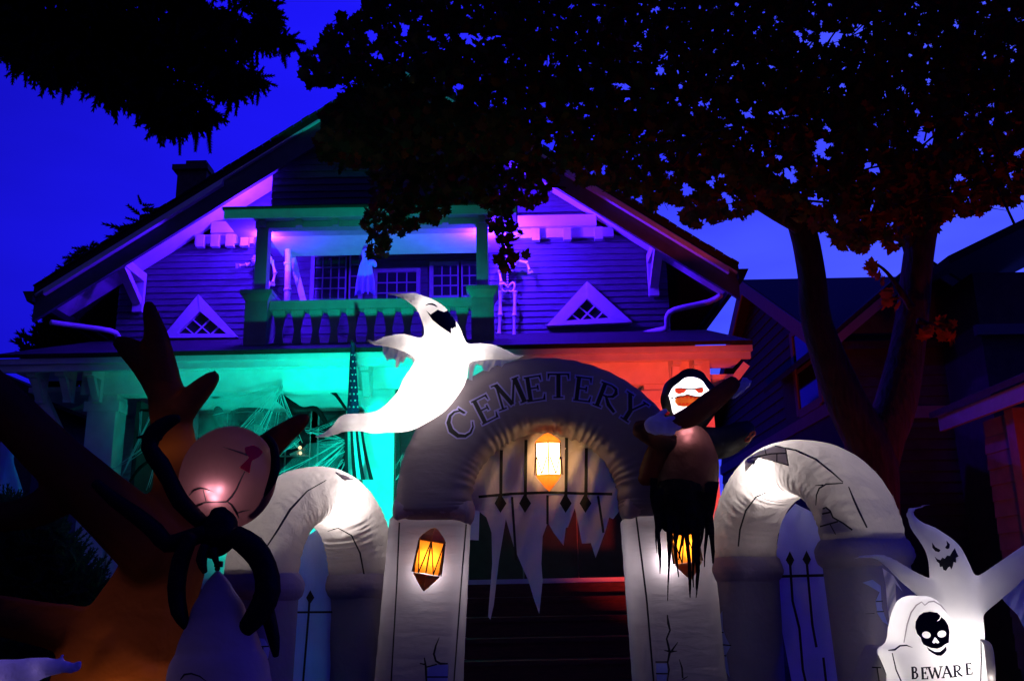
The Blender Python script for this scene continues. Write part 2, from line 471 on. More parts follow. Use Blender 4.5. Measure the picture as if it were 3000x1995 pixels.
while z < A.z - .3:
    board(xl_at(z), xr_at(z), z, bh, YW + .005, xl_at(z + bh), xr_at(z + bh)); z += bh
z = z0 + .06
while z < zft - .15: board(xa, xb, z, .13, YB - .012); z += .13
# frieze band and dentil blocks
for x0, x1 in ((xl_at(zft) + .02, xa + .0), (xb, xr_at(zft) - .02)):
    MB().box(x0, x1, 12.34, YW + .03, zft - .17, zft).build('frieze_board', WHITE, H)
    l = x0 + (-.25 if x0 < A.x else 0); r = x1 + (0 if x0 < A.x else .25)
    MB().box(max(l, xl_at(zfb) + .02), min(r, xr_at(zfb) - .02), 12.42, YW + .03, zfb, zft - .172).build('frieze_board', WHITE, H)
    n = 4
    for i in range(n):
        u0, u1 = max(l, xl_at(zfb) + .12), min(r, xr_at(zfb) - .12); c = u0 + (u1 - u0) * (i + .5) / n
        MB().box(c - .055, c + .055, 12.33, 12.418, zfb - .07, zft - .20).build('dentil_block', WHITE, H)
# knee braces under the rake
for px, py0, py1 in ((414, 800, 915), (1908, 740, 868)):
    x = Xat(px, py0, 12.44); zt = min(Zat(px, py0, 12.44), zroof(x) - .12); zb = Zat(px, py1, 12.44)
    b = MB(); b.box(x - .07, x + .07, 12.40, 12.47, zb, zt + .04)
    b.box(x - .075, x + .075, 11.63, 12.398, zt - .1, zt + .03)
    b.bar((x, 12.40, zb + .14), (x, 11.78, zt - .08), .12, .09)
    b.build('knee_brace', WHITE, H)
# triangular attic windows
def tri_window(out, inn):
    y = 12.44
    o = [P(*p, y) for p in out]; i = [P(*p, y) for p in inn]
    fr = None
    for k in range(3):
        a, b2, c, d = o[k], o[(k + 1) % 3], i[(k + 1) % 3], i[k]
        q = [a, b2, c, d]
        m_ = MB().hexa([v + Vector((0, -.035 - .004 * k, 0)) for v in q], [v + Vector((0, .05, 0)) for v in q])
        if fr is None: fr = m_.build('window_frame', WHITE, H)
        else: m_.build('window_casing', WHITE, fr)
    MB().prism([v + Vector((0, .03, 0)) for v in i], (0, .015, 0)).build('pane', GLASS, fr)
    # lattice of muntins parallel to the two slopes
    t, bl, br = i[0], i[1], i[2]
    for f in (.33, .66):
        MB().bar(bl.lerp(br, f) + V3(0, .012, 0), bl.lerp(t, f) + V3(0, .012, 0), .018, .02, (0, 1, 0)).build('muntin', WHITE, fr)
        MB().bar(br.lerp(bl, f) + V3(0, .006, 0), br.lerp(t, f) + V3(0, .006, 0), .018, .02, (0, 1, 0)).build('muntin', WHITE, fr)
tri_window([(583, 865), (475, 992), (699, 990)], [(588, 914), (520, 979), (666, 980)])
tri_window([(1719, 827), (1601, 956), (1852, 946)], [(1719, 877), (1656, 942), (1788, 933)])
# rain gutters and the pipes that cross the eaves
for tip, sgn, pts in ((TL, 1, [(150, 945), (225, 955), (325, 970), (345, 985), (350, 1000)]), (TR, -1, [(2112, 865), (2075, 885), (1975, 908), (1955, 930), (1953, 960), (1925, 968), (1880, 980)])):
    gx = tip.x
    MB().prism([V3(gx - sgn * .12, YR - .04, tip.z + .03), V3(gx + sgn * .02, YR - .04, tip.z + .03), V3(gx + sgn * .02, YR - .04, tip.z - .11), V3(gx - sgn * .05, YR - .04, tip.z - .11)], (0, 9, 0)).build('gutter', METAL, H)
    ys = [11.6 + .82 * i / (len(pts) - 1) for i in range(len(pts))]
    MB().tube([P(p[0], p[1], y) for p, y in zip(pts, ys)], [.038] * len(pts), 8, 3).build('downspout', WHITE, H, True)
# chimney
c = P(573, 600, 16.0); zt = Zat(573, 515, 16); w = S(573, 540, 16, 42)
b = MB().box(c.x - w, c.x + w, 15.7, 16.3, 5, zt - .04); b.box(c.x - w - .08, c.x + w + .04, 15.62, 16.38, zt - .039, zt + .06)
b.box(c.x - w * .55, c.x + w * .85, 15.75, 16.2, zt + .061, Zat(573, 488, 16)); b.build('chimney', BRICKM, H)

# ---------------------------------------------------------------- balcony
YBL = 11.2
xp = [Xat(770, 760, YBL), Xat(1413, 740, YBL)]
zbt, zbb = Zat(1090, 607, 11.0), Zat(1090, 632, 11.0)          # balcony roof edge
zbeam = Zat(1090, 668, YBL)
GREENW = M_solid('balcony_paint', (.36, .40, .37), .55, .1)
PLINTH = M_solid('plinth_paint', (.34, .36, .34), .6, .12)
bx0, bx1 = Xat(660, 620, 11.05), Xat(1512, 605, 11.05)
b = MB(); b.box(bx0, bx1, 11.0, 11.66, zbb, zbt); b.build('balcony_roof', GREENW, H)
MB().box(bx0 - .02, bx1 + .02, 10.97, 11.68, zbt + .002, zbt + .03).build('balcony_roofing', SHINGLE, H)
MB().box(xp[0] - .1, xp[1] + .1, 11.13, 11.27, zbeam, zbb - .003).build('balcony_beam', GREENW, H)
for i in range(7):
    x = xp[0] + (xp[1] - xp[0]) * i / 6
    MB().box(x - .04, x + .04, 11.06, 11.128, zbb - .09, zbb - .003).build('rafter_tail', GREENW, H)
# boarded block added above the balcony roof to keep violet light off the gable
dx0, dx1 = Xat(795, 560, 11.7), Xat(1462, 560, 11.7)
dz = Zat(1100, 440, 11.7)
b = MB(); b.prism([V3(dx0, 11.72, zbt + .04), V3(dx1, 11.72, zbt + .04), V3(dx1, 11.72, zroof(dx1) - .06), V3(A.x, 11.72, A.z - .06), V3(dx0, 11.72, zroof(dx0) - .06)], (0, .76, 0)); b.build('light_block_wall', SIDE, H)
z = zbt + .05
while z < A.z - .3: board(max(dx0 + .01, xl_at(z) + .02), min(dx1 - .01, xr_at(z) - .02), z, .1, 11.71, max(dx0 + .01, xl_at(z + .1) + .02), min(dx1 - .01, xr_at(z + .1) - .02)); z += .1
MB().box(dx0, dx1, 11.672, 12.46, zbb + .01, zbt + .036).build('light_block_floor', WHITE, H)  # underside of the added light block
zc = Zat(775, 862, 11.1); zpb = 4.36
for x in xp:
    MB().box(x - .075, x + .075, 11.12, 11.28, zc + .05, zbeam - .003).build('balcony_post', GREENW, H)
    b = MB(); b.box(x - .14, x + .14, 11.02, 11.38, zpb, zc - .12); b.build('balcony_plinth', PLINTH, H)
    b = MB(); b.hexa([V3(x - .14, 11.02, zc - .118), V3(x + .14, 11.02, zc - .118), V3(x + .14, 11.38, zc - .118), V3(x - .14, 11.38, zc - .118)],
                     [V3(x - .19, 10.97, zc - .03), V3(x + .19, 10.97, zc - .03), V3(x + .19, 11.43, zc - .03), V3(x - .19, 11.43, zc - .03)])
    b.box(x - .2, x + .2, 10.96, 11.44, zc - .029, zc + .02); b.box(x - .11, x + .11, 11.09, 11.31, zc + .021, zc + .05); b.build('plinth_cap', GREENW, H)
hx0, hx1 = xp[0] + .145, xp[1] - .145
zh1, zh0 = Zat(1090, 876, 11.1), Zat(1090, 902, 11.1)
MB().box(hx0, hx1, 11.10, 11.30, zh0, zh1).build('handrail', GREENW, H)
nb = 11; pitch = (hx1 - hx0) / nb; zs = Zat(1090, 920, 11.15); zbo = zpb + .06
for i in range(nb):
    c = hx0 + (i + .5) * pitch
    MB().box(c - pitch * .34, c + pitch * .34, 11.13, 11.22, zs, zh0 - .003).build('rail_block', GREENW, H)
    H2 = zs - zbo; pr = [(.31, 1), (.22, .72), (.17, .6), (.2, .4), (.31, .08), (.31, 0)]
    pts = [V3(c + w * pitch, 11.16, zbo + t * H2 - .002) for w, t in pr] + [V3(c - w * pitch, 11.16, zbo + t * H2 - .002) for w, t in reversed(pr)]
    MB().prism(pts, (0, .035, 0)).build('baluster', GREENW, H)
MB().box(hx0, hx1, 11.14, 11.24, zpb - .02, zbo - .004).build('bottom_rail', GREENW, H)
# windows at the back of the balcony
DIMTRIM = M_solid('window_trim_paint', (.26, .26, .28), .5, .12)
def window(px0, py0, px1, py1, Y, nx, nz, parent, name='window', fw=.06, head=True):
    x0, x1 = Xat(px0, py1, Y), Xat(px1, py1, Y); z1, z0_ = Zat((px0 + px1) / 2, py0, Y), Zat((px0 + px1) / 2, py1, Y)
    b = MB(); b.box(x0 - fw, x0, Y - .05, Y + .03, z0_ - fw, z1 + fw); b.box(x1, x1 + fw, Y - .05, Y + .03, z0_ - fw, z1 + fw)
    b.box(x0, x1, Y - .048, Y + .03, z1, z1 + fw); b.box(x0, x1, Y - .048, Y + .03, z0_ - fw, z0_)
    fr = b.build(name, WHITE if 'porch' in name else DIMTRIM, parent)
    MB().box(x0, x1, Y - .012, Y + .004, z0_, z1).build('pane', GLASS, fr)
    for i in range(1, nx): x = x0 + (x1 - x0) * i / nx; MB().box(x - .009, x + .009, Y - .03, Y - .013, z0_, z1).build('muntin', DIMTRIM, fr)
    for i in range(1, nz): zz = z0_ + (z1 - z0_) * i / nz; MB().box(x0, x1, Y - .034, Y - .0135, zz - .009, zz + .009).build('muntin', DIMTRIM, fr)
    return fr
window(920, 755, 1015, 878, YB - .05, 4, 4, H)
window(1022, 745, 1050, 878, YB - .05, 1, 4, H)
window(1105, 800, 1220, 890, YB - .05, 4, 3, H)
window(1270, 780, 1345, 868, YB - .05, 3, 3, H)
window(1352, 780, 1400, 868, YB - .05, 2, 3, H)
x0, x1 = Xat(900, 800, YB), Xat(1400, 800, YB)
MB().box(x0, x1, YB - .09, YB - .013, Zat(1200, 738, YB), Zat(1200, 718, YB)).build('window_head', WHITE, H)
# white pipes standing in the corner of the balcony
b = MB(); b.tube([P(828, 716, 12.3), P(842, 722, 12.2), P(844, 780, 12.2), P(842, 890, 12.2)], [.03, .045, .045, .045], 10, 3)
for py in (773, 850): b.tube([P(843, py - 3, 12.2), P(843, py + 3, 12.2)], [.056, .056], 10, 1, cap=1)
b.build('downspout', WHITE, H, True)
b = MB(); b.bar(P(855, 740, 12.6), P(868, 795, 12.45), .085, .03, (0, 1, 0)); b.bar(P(867, 796, 12.45), P(890, 885, 12.3), .085, .03, (0, 1, 0)); b.build('corner_brace', WHITE, H)

# ---------------------------------------------------------------- porch
YE = 10.2
xe0, xe1 = Xat(-14, 1050, YE), Xat(2203, 1020, YE)
ze1, ze0 = Zat(1100, 1033, YE), Zat(1100, 1062, YE)
zpr = 4.9
MB().hexa([V3(xe0, YE - .05, ze1 + .005), V3(xe1, YE - .05, ze1 + .005), V3(xe1, YW, zpr), V3(xe0, YW, zpr)],
          [V3(xe0, YE - .05, ze1 + .05), V3(xe1, YE - .05, ze1 + .05), V3(xe1, YW, zpr + .05), V3(xe0, YW, zpr + .05)]).build('porch_roof', SHINGLE, H)
MB().box(xe0, xe1, YE - .03, YE + .08, ze0 + .05, ze1).build('porch_gutter', WHITE, H)
MB().box(xe0 + .02, xe1 - .02, YE, YE + .06, ze0 - .03, ze0 + .048).build('porch_fascia', WHITE, H)
YC = 10.75; zb1 = ze0 + .05; zb0 = Zat(1000, 1148, YC)
MB().box(xe0 + .03, xe1 - .03, YE + .082, YC + .3, ze0 + .052, ze0 + .09).build('porch_soffit', WHITE, H)
cx0, cx1 = Xat(245, 1200, YC), Xat(2075, 1100, YC)
MB().box(cx0, cx1, YC - .12, YC + .14, zb0, ze0 + .048).build('porch_beam', WHITE, H)
MB().box(xe0 + .05, xe1 - .05, YC + .15, YW, zb0 + .1, zb0 + .16).build('porch_ceiling', WHITE, H)
zf = Zat(1600, 1694, 10.5)
MB().box(xe0 + .3, xe1 - .3, 10.5, YW, zf - .2, zf - .04).build('porch_floor', CONC, H)
sx0, sx1 = Xat(1350, 1700, 10.4), Xat(1850, 1700, 10.4)
MB().box(sx0 - .2, sx1 + .3, 10.44, 10.499, zf - .05, zf).build('porch_nosing', WHITE, H)
# columns: white boxed posts
for px0, px1, py in ((246, 330, 1300), (1065, 1155, 1300), (1888, 1970, 1150), (2046, 2082, 1080)):
    x0, x1 = Xat(px0, py, YC - .1), Xat(px1, py, YC - .1)
    b = MB(); b.box(x0, x1, YC - .1, YC + .1 + (x1 - x0) * .3, zf - .9, zb0 - .003); o = b.build('porch_column', WHITE, H)
    if px0 < 1900: MB().box(x0 - .04, x1 + .04, YC - .119, YC + .13, zb0 - .2, zb0 - .08).build('column_collar', WHITE, o)
x0 = Xat(1157, 1300, YC - .1)
MB().box(x0 + .012, x0 + .06, YC - .09, YC + .0, zf - .9, zb0 - .003).build('porch_downspout', METAL, H)
# half walls with a dark cap rail
zc1 = Zat(1130, 1482, YC)
for px0, px1 in ((332, 1063), (1157, 1365), (1850, 1886), (1972, 2080)):
    x0, x1 = Xat(px0, 1500, YC), Xat(px1, 1500, YC)
    MB().box(x0, x1, YC - .11, YC + .11, zc1 - .07, zc1).build('porch_rail', GREENW, H)
    zz = zf
    while zz < zc1 - .18:
        MB().box(x0, x1, YC - .05 - .01, YC + .05, zz, zz + .115).build('half_wall_board', WHITE, H); zz += .12
    MB().box(x0, x1, YC - .045, YC + .045, zf - .9, zc1 - .075).build('half_wall', WHITE, H)
# rafter tails and braces below the eave
for px in (1085, 1965, 2025, 150, 230, 310):
    x = Xat(px, 1080, YC); b = MB(); b.box(x - .05, x + .05, YE + .1, YC - .122, ze0 - .06, ze0 + .05)
    b.box(x - .05, x + .05, YC - .2, YC - .122, ze0 - .32, ze0 - .061); b.bar((x, YC - .16, ze0 - .3), (x, YE + .2, ze0 - .05), .08, .06)
    b.build('porch_brace', WHITE, H)
x = Xat(2062, 1060, YC); b = MB(); b.bar((x, YC, zb0 - .35), (x + .5, YC, ze0 + .02), .09, .09); b.build('porch_brace', WHITE, H)
x = Xat(200, 1150, YC); b = MB(); b.bar((x + .12, YC, zb0 - .75), (x - .42, YC, ze0 + .02), .1, .1); b.build('porch_brace', WHITE, H)
# wall at the back of the porch, its boards, window and door
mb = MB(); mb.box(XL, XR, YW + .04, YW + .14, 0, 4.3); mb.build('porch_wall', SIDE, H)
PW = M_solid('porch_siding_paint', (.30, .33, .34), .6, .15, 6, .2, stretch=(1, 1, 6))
zz = zf
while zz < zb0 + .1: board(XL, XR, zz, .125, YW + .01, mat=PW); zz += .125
window(570, 1175, 740, 1420, YW - .03, 2, 1, H, 'porch_window', .1)
window(760, 1175, 905, 1420, YW - .03, 2, 3, H, 'porch_window', .1)
window(930, 1200, 1010, 1420, YW - .03, 1, 2, H, 'porch_window', .1)
# dark front doors behind the archway
dx_0, dx_1 = Xat(1372, 1550, YW), Xat(1850, 1550, YW); dzt = Zat(1600, 1290, YW)
b = MB(); b.box(dx_0 - .1, dx_0, YW - .06, YW + .02, zf, dzt + .1); b.box(dx_1, dx_1 + .1, YW - .06, YW + .02, zf, dzt + .1); b.box(dx_0, dx_1, YW - .058, YW + .02, dzt, dzt + .1)
dfr = b.build('door_frame', DARK, H)
for i in range(3):
    a_, c_ = dx_0 + (dx_1 - dx_0) * i / 3 + .01, dx_0 + (dx_1 - dx_0) * (i + 1) / 3 - .01
    MB().box(a_, c_, YW - .045, YW + .0, zf + .01, dzt - .01).build('door_leaf', DARK, dfr)
    MB().box(a_ + .1, c_ - .1, YW - .052, YW - .046, zf + .9, dzt - .15).build('pane', GLASS, dfr)
# dark side panel at the left end of the porch
x0 = Xat(405, 1250, 11.0)
MB().box(x0, x0 + .05, 10.9, 11.9, zf, Zat(405, 1180, 11)).build('porch_side_panel', DARK, H)
MB().box(cx0 + .42, x0 - .2, YW - .6, YW - .55, zf, zb0).build('porch_pier', WHITE, H)
# red steps up to the porch
n = 7; rise = (zf - .06) / (n + 1)
for i in range(n):
    zt = zf - (i + 1) * rise; y1 = 10.43 - i * .28
    b = MB(); b.box(sx0 - .1, sx1 + .2, y1 - .30, y1, zt - .045, zt); b.box(sx0 - .08, sx1 + .18, y1 - .26, y1 - .24, zt - rise + .002, zt - .047)
    b.build('step', WOODRED, H)
MB().box(sx0 - .08, sx1 + .18, 10.40, 10.439, zf - rise + .002, zf - .052).build('riser', WOODRED, H)
# ---------------------------------------------------------------- big inflatable cemetery archway
YA = 5.7
WARM = (1.0, .80, .62); LANT = (1.0, .50, .12); COOL = (1.0, .93, .88)
AR = thing('cemetery_archway', 'tall grey inflatable archway with black CEMETERY lettering and wall lanterns', 'archway', (Xat(1600, 1470, YA), YA, 0))
cC = P(1597, 1462, YA); zTop = Zat(1590, 1050, YA - .1)
Ro = cC.x - Xat(1166, 1462, YA); Ri = cC.x - Xat(1382, 1462, YA)
Rm, th = (Ro + Ri) / 2, (Ro - Ri) / 2
rise = (zTop - cC.z - th) / Rm
pts = [Vector((cC.x - Rm * math.cos(a), YA, cC.z + Rm * rise * math.sin(a))) for a in [math.pi * i / 16 for i in range(17)]]
pts = [pts[0] - Vector((0, 0, .06))] + pts + [pts[-1] - Vector((0, 0, .06))]
def ripA(t, a):
    inner = max(0, math.cos(a)) if ARCH_FLIP else max(0, -math.cos(a))
    sd = abs(math.sin(a)) ** 8 * 0; cr = math.exp(-((abs(abs(a if a < math.pi else a - 2 * math.pi) - math.pi / 2) - .75) / .22) ** 2)
    return 1 + inner * .030 * math.sin(t * 210 + 2 * math.sin(t * 37)) * (.6 + .4 * math.sin(t * 23)) + .010 * cr * math.sin(t * 260 + 3 * math.sin(t * 29)) * (.5 + .5 * math.sin(t * 19 + a)) + max(0, -math.cos(a) if ARCH_FLIP else math.cos(a)) * .008 * math.sin(t * 170)
ARCH_FLIP = True
arch = MB().tube(pts, [th] * len(pts), 56, 16, sq=4.2, asp=.23 / th, plane=(0, 1, 0), ripple=ripA)
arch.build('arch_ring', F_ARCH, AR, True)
# rolled capitals
def roll(p, q, r, mat, parent, name='capital'):
    p, q = Vector(p), Vector(q); n = 9
    pts = [p.lerp(q, i / (n - 1)) + Vector((0, 0, .012 * math.sin(math.pi * i / (n - 1)))) for i in range(n)]
    rr = [r * (.96 + .05 * RND.random()) for _ in range(n)]
    b = MB().tube(pts, rr, 18, 5, sq=2.6, asp=2.4, plane=(0, 1, 0), ripple=lambda t, a: 1 + .012 * math.sin(a * 9 + t * 40))
    b.build(name, mat, parent, True); return b
F_CAP = M_fabric('capital_nylon', (.30, .25, .29), .3, .6, 10)
roll(P(1172, 1500, YA - .03), P(1372, 1502, YA - .03), S(1270, 1500, YA, 38), F_CAP, AR)
roll(P(1835, 1492, YA - .03), P(2035, 1480, YA - .03), S(1940, 1490, YA, 38), F_CAP, AR)
# pillars flare a little towards the ground
pill = []
def down(a, b, z=0.0): return a + (b - a) * ((z - a.z) / (b.z - a.z))
for (ax, ay), (bx, by), hw in (((1262, 1530), (1230, 1990), 119), ((1945, 1520), (1992, 1990), 127)):
    a = P(ax, ay, YA + .02); b = P(bx, by, YA + .02); g0 = down(a, b, .0)
    w = S(ax, ay, YA, hw)
    m_ = MB().tube([g0, g0.lerp(a, .3), g0.lerp(a, .65), a], [w * 1.12, w * 1.05, w * 1.01, w * .98], 28, 16, sq=4.5, asp=.21 / w, plane=(0, 1, 0), cap=2,
                   ripple=lambda t, q: 1 + .004 * math.sin(t * 90 + 3 * math.sin(q * 3)))
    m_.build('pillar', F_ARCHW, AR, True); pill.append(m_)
tA = arch.bvh(); tP = [p.bvh() for p in pill]
def prt(name, polys, tree, Yf, mat, parent, seg=9, off=.005):
    groups = [polys]
    if name in ('printed_crack', 'printed_brick', 'seam', 'web_print'):      # every stroke is a piece of its own
        groups = []
        for pl in polys:
            ks = {(round(p[0], 1), round(p[1], 1)) for p in pl}
            hit = [g_ for g_ in groups if g_[1] & ks]
            for g_ in hit: groups.remove(g_)
            groups.append((sum([g_[0] for g_ in hit], []) + [pl], ks.union(*[g_[1] for g_ in hit])))
        groups = [g_[0] for g_ in groups]
    for g_ in groups: o = flat(g_, onto(tree, Yf, off), seg).build(name, mat, parent)
    return o
def hot(tree, px, py, depth):
    "a bulb inside a skin, depth metres behind the fabric seen at (px, py)"
    d = ray(px, py).normalized(); h = tree.ray_cast(CAM, d)
    return h[0] + d * depth
# lettering
SER = .10
def serif_h(x, y, w=.30): return ([(x - w / 2, y), (x + w / 2, y)], .055)
GLY = {
 'C': [([(.86, .72), (.80, .88), (.62, .97), (.42, .95), (.22, .80), (.12, .52), (.20, .22), (.40, .05), (.62, .03), (.82, .14), (.92, .30)], [.05, .06, .07, .10, .15, .18, .15, .11, .08, .06, .03]), ([(.80, .98), (.90, .70)], .06)],
 'E': [([(.24, 0), (.24, 1)], .16), ([(.08, .97), (.82, .97)], .06), ([(.82, 1.0), (.86, .78)], [.10, .03]), ([(.3, .52), (.66, .52)], .06), ([(.66, .62), (.66, .42)], .06), ([(.08, .03), (.86, .03)], .06), ([(.86, .0), (.93, .24)], [.10, .03])],
 'M': [([(.14, 0), (.20, 1)], .08), ([(.18, .98), (.52, .08)], .16), ([(.52, .08), (.88, .98)], .08), ([(.90, 1), (.96, 0)], .17), serif_h(.13, .03), serif_h(.97, .03, .34), serif_h(.12, .97, .24), serif_h(.92, .97, .26)],
 'T': [([(.5, 0), (.5, 1)], .17), ([(.06, .97), (.94, .97)], .07), ([(.07, 1), (.04, .76)], [.10, .03]), ([(.93, 1), (.96, .76)], [.10, .03]), serif_h(.5, .03, .44)],
 'R': [([(.24, 0), (.24, 1)], .16), ([(.08, .97), (.52, .97), (.72, .90), (.78, .74), (.70, .58), (.50, .50), (.28, .50)], [.06, .07, .11, .15, .11, .07, .06]), ([(.44, .50), (.66, .22), (.98, .02)], [.08, .15, .10]), serif_h(.24, .03, .36)],
 'Y': [([(.5, 0), (.5, .46)], .16), ([(.5, .42), (.12, .97)], .15), ([(.5, .42), (.86, .97)], .07), serif_h(.5, .03, .38), serif_h(.13, .97, .34), serif_h(.87, .97, .28)],
 'B': [([(.24, 0), (.24, 1)], .16), ([(.1, .97), (.5, .97), (.7, .88), (.72, .72), (.62, .58), (.3, .54)], [.06, .07, .11, .13, .10, .06]), ([(.3, .54), (.64, .52), (.82, .38), (.82, .20), (.64, .05), (.1, .03)], [.06, .08, .13, .15, .09, .06])],
 'W': [([(.02, .98), (.28, .02)], .14), ([(.28, .02), (.50, .90)], .07), ([(.46, .92), (.72, .02)], .14), ([(.72, .02), (.98, .98)], .07), serif_h(.04, .97, .26), serif_h(.97, .97, .24)],
 'A': [([(.08, .02), (.50, 1.0)], .07), ([(.48, 1.0), (.90, .02)], .16), ([(.24, .36), (.72, .36)], .06), serif_h(.08, .03, .28), serif_h(.92, .03, .30)],
}
def glyph(ch, cx, cy, h, ang, w=.92, grow=0.0, slant=0.0):
    ca, sa = math.cos(rad(ang)), math.sin(rad(ang)); polys = []
    def tr(x, y):
        u, v = (x - .5) * h * w + (y - .5) * slant * h, (y - .5) * h
        return (cx + u * ca - v * sa * -1 * -1, cy - (u * sa + v * ca)) if False else (cx + u * ca + v * -sa, cy - u * sa - v * ca)
    for line, ww in GLY[ch]:
        ws = ww if hasattr(ww, '__len__') else [ww] * len(line)
        p = [tr(*q) for q in line]
        if grow:
            a, b = Vector(p[0]), Vector(p[-1]); d0 = (a - Vector(p[1])).normalized(); d1 = (b - Vector(p[-2])).normalized()
            p = [tuple(a + d0 * grow / 2)] + p[1:-1] + [tuple(b + d1 * grow / 2)]
        polys += ribbon(p, [q * h + grow for q in ws])
    return polys
WORD = [('C', 1347, 1243, 82, 38, 1.0), ('E', 1420, 1199, 76, 27, .82), ('M', 1489, 1154, 78, 20, 1.05), ('E', 1566, 1138, 74, 9, .85), ('T', 1636, 1130, 72, 0, .92), ('E', 1708, 1140, 72, -7, .82), ('R', 1779, 1162, 74, -21, 1.0), ('Y', 1850, 1198, 78, -33, .95)]
for ch, x, y, h, a, w in WORD:
    prt('letter_outline', glyph(ch, x, y, h, a, w, 9), tA, YA - .23, INKLILAC, AR, 9, .004)
    prt('letter', glyph(ch, x, y, h, a, w), tA, YA - .23, INK, AR, 9, .008)
# seams and printed cracks on the pillars
prt('seam', ribbon([(1170, 1530), (1163, 1700), (1146, 1995)], 4), tP[0], YA - .2, INK, AR)
prt('seam', ribbon([(1366, 1535), (1352, 1700), (1330, 1995)], 4), tP[0], YA - .2, INK, AR)
prt('seam', ribbon([(1862, 1500), (1880, 1640), (1895, 1760), (1915, 1995)], 5), tP[1], YA - .2, INK, AR)
prt('printed_crack', ribbon([(1287, 1866), (1277, 1890), (1271, 1915), (1277, 1935), (1290, 1943), (1312, 1943)], [2, 5, 6, 6, 7, 4]) + ribbon([(1243, 1925), (1247, 1948), (1249, 1995)], [3, 6, 5]) + ribbon([(1249, 1953), (1280, 1945)], 4) + ribbon([(1230, 1942), (1247, 1946)], [3, 5]) + ribbon([(1250, 1982), (1312, 1982)], 4), tP[0], YA - .2, INK, AR)
prt('printed_brick', [[(1252, 1955), (1280, 1947), (1313, 1946), (1312, 1980), (1252, 1980)], [(1252, 1984), (1312, 1984), (1312, 1995), (1252, 1995)]], tP[0], YA - .2, F_BLUE, AR, off=.003)
prt('printed_crack', ribbon([(1955, 1800), (1958, 1825), (1963, 1845), (1953, 1870), (1958, 1890), (1962, 1910), (1956, 1940), (1960, 1960), (1955, 1995)], [3, 7, 5, 5, 6, 7, 5, 5, 4]) + ribbon([(1946, 1904), (1965, 1908), (1984, 1906)], [2, 7, 2]) + ribbon([(1968, 1905), (1986, 1880)], [6, 2]) + ribbon([(1990, 1930), (1998, 1955), (2000, 1985)], [2, 5, 5]) + ribbon([(1999, 1990), (2015, 1980)], [4, 2]) + ribbon([(1920, 1938), (1956, 1938)], 4) + ribbon([(1922, 1972), (1956, 1972)], 4), tP[1], YA - .2, INK, AR)
prt('printed_brick', [[(1922, 1942), (1954, 1942), (1956, 1970), (1923, 1970)], [(1923, 1975), (1954, 1975), (1952, 1995), (1925, 1995)]], tP[1], YA - .2, F_BLUE, AR, off=.003)
lamp('pillar_bulb', P(1255, 1676, YA - .135), COOL, 4.6, .02, parent=AR)
lamp('pillar_bulb', P(1952, 1646, YA - .135), COOL, 5.0, .02, parent=AR)
for px, py, w in ((1330, 1190, .25), (1250, 1400, .10), (1740, 1150, .06)): lamp('arch_bulb', P(px, py, YA), (1, .85, .9), w, .03, parent=AR)

# ragged sheet hanging in the arch, printed with an upside-down fence
def wave(px, py): return YA + .06 + .035 * math.sin(px * .035 + .9 * math.sin(py * .02)) + .02 * math.sin(px * .083 + py * .03)
def on_sheet(off): return lambda px, py: P(px, py, wave(px, py) - off)
arc = [(1600 - 232 * math.cos(math.pi * i / 14), 1458 - 240 * math.sin(math.pi * i / 14)) for i in range(15)]
hem = [(1812, 1500), (1796, 1520), (1785, 1515), (1772, 1560), (1745, 1634), (1731, 1590), (1705, 1592), (1694, 1535), (1684, 1488), (1664, 1545), (1658, 1545), (1651, 1598), (1622, 1560), (1605, 1530), (1590, 1570), (1586, 1650), (1590, 1700), (1580, 1798), (1566, 1760), (1548, 1700), (1530, 1660), (1505, 1600), (1482, 1520), (1462, 1640), (1447, 1770), (1437, 1815), (1430, 1805), (1432, 1775), (1442, 1650), (1440, 1560), (1425, 1515), (1400, 1495), (1372, 1490)]
SHEET = M_fabric('curtain_nylon', (.52, .44, .42), .4, .8, 6, stretch=(1, 1, .4))
cu = flat([arc + hem], on_sheet(0), 22).build('ragged_curtain', SHEET, AR, True)
for x, y0 in ((1469, 1318), (1541, 1288), (1660, 1282), (1718, 1312)):
    flat(ribbon([(x, y0), (x - 2, 1460)], 9), on_sheet(.006), 14).build('bar', INK, cu)
    yy = 1474
    flat([[(x - 4, yy - 30), (x + 15, yy), (x - 3, yy + 28), (x - 20, yy)]], on_sheet(.008), 10).build('spearhead', INK, cu)
for a, b in (((1500, 1455), (1512, 1640)), ((1604, 1450), (1604, 1535)), ((1752, 1452), (1768, 1560))):
    flat(ribbon([a, b], 7), on_sheet(.006), 14).build('bar', INK, cu)
flat(ribbon([(1402, 1455), (1500, 1446), (1605, 1442), (1700, 1445), (1794, 1447)], 8), on_sheet(.010), 14).build('rail', INK, cu)

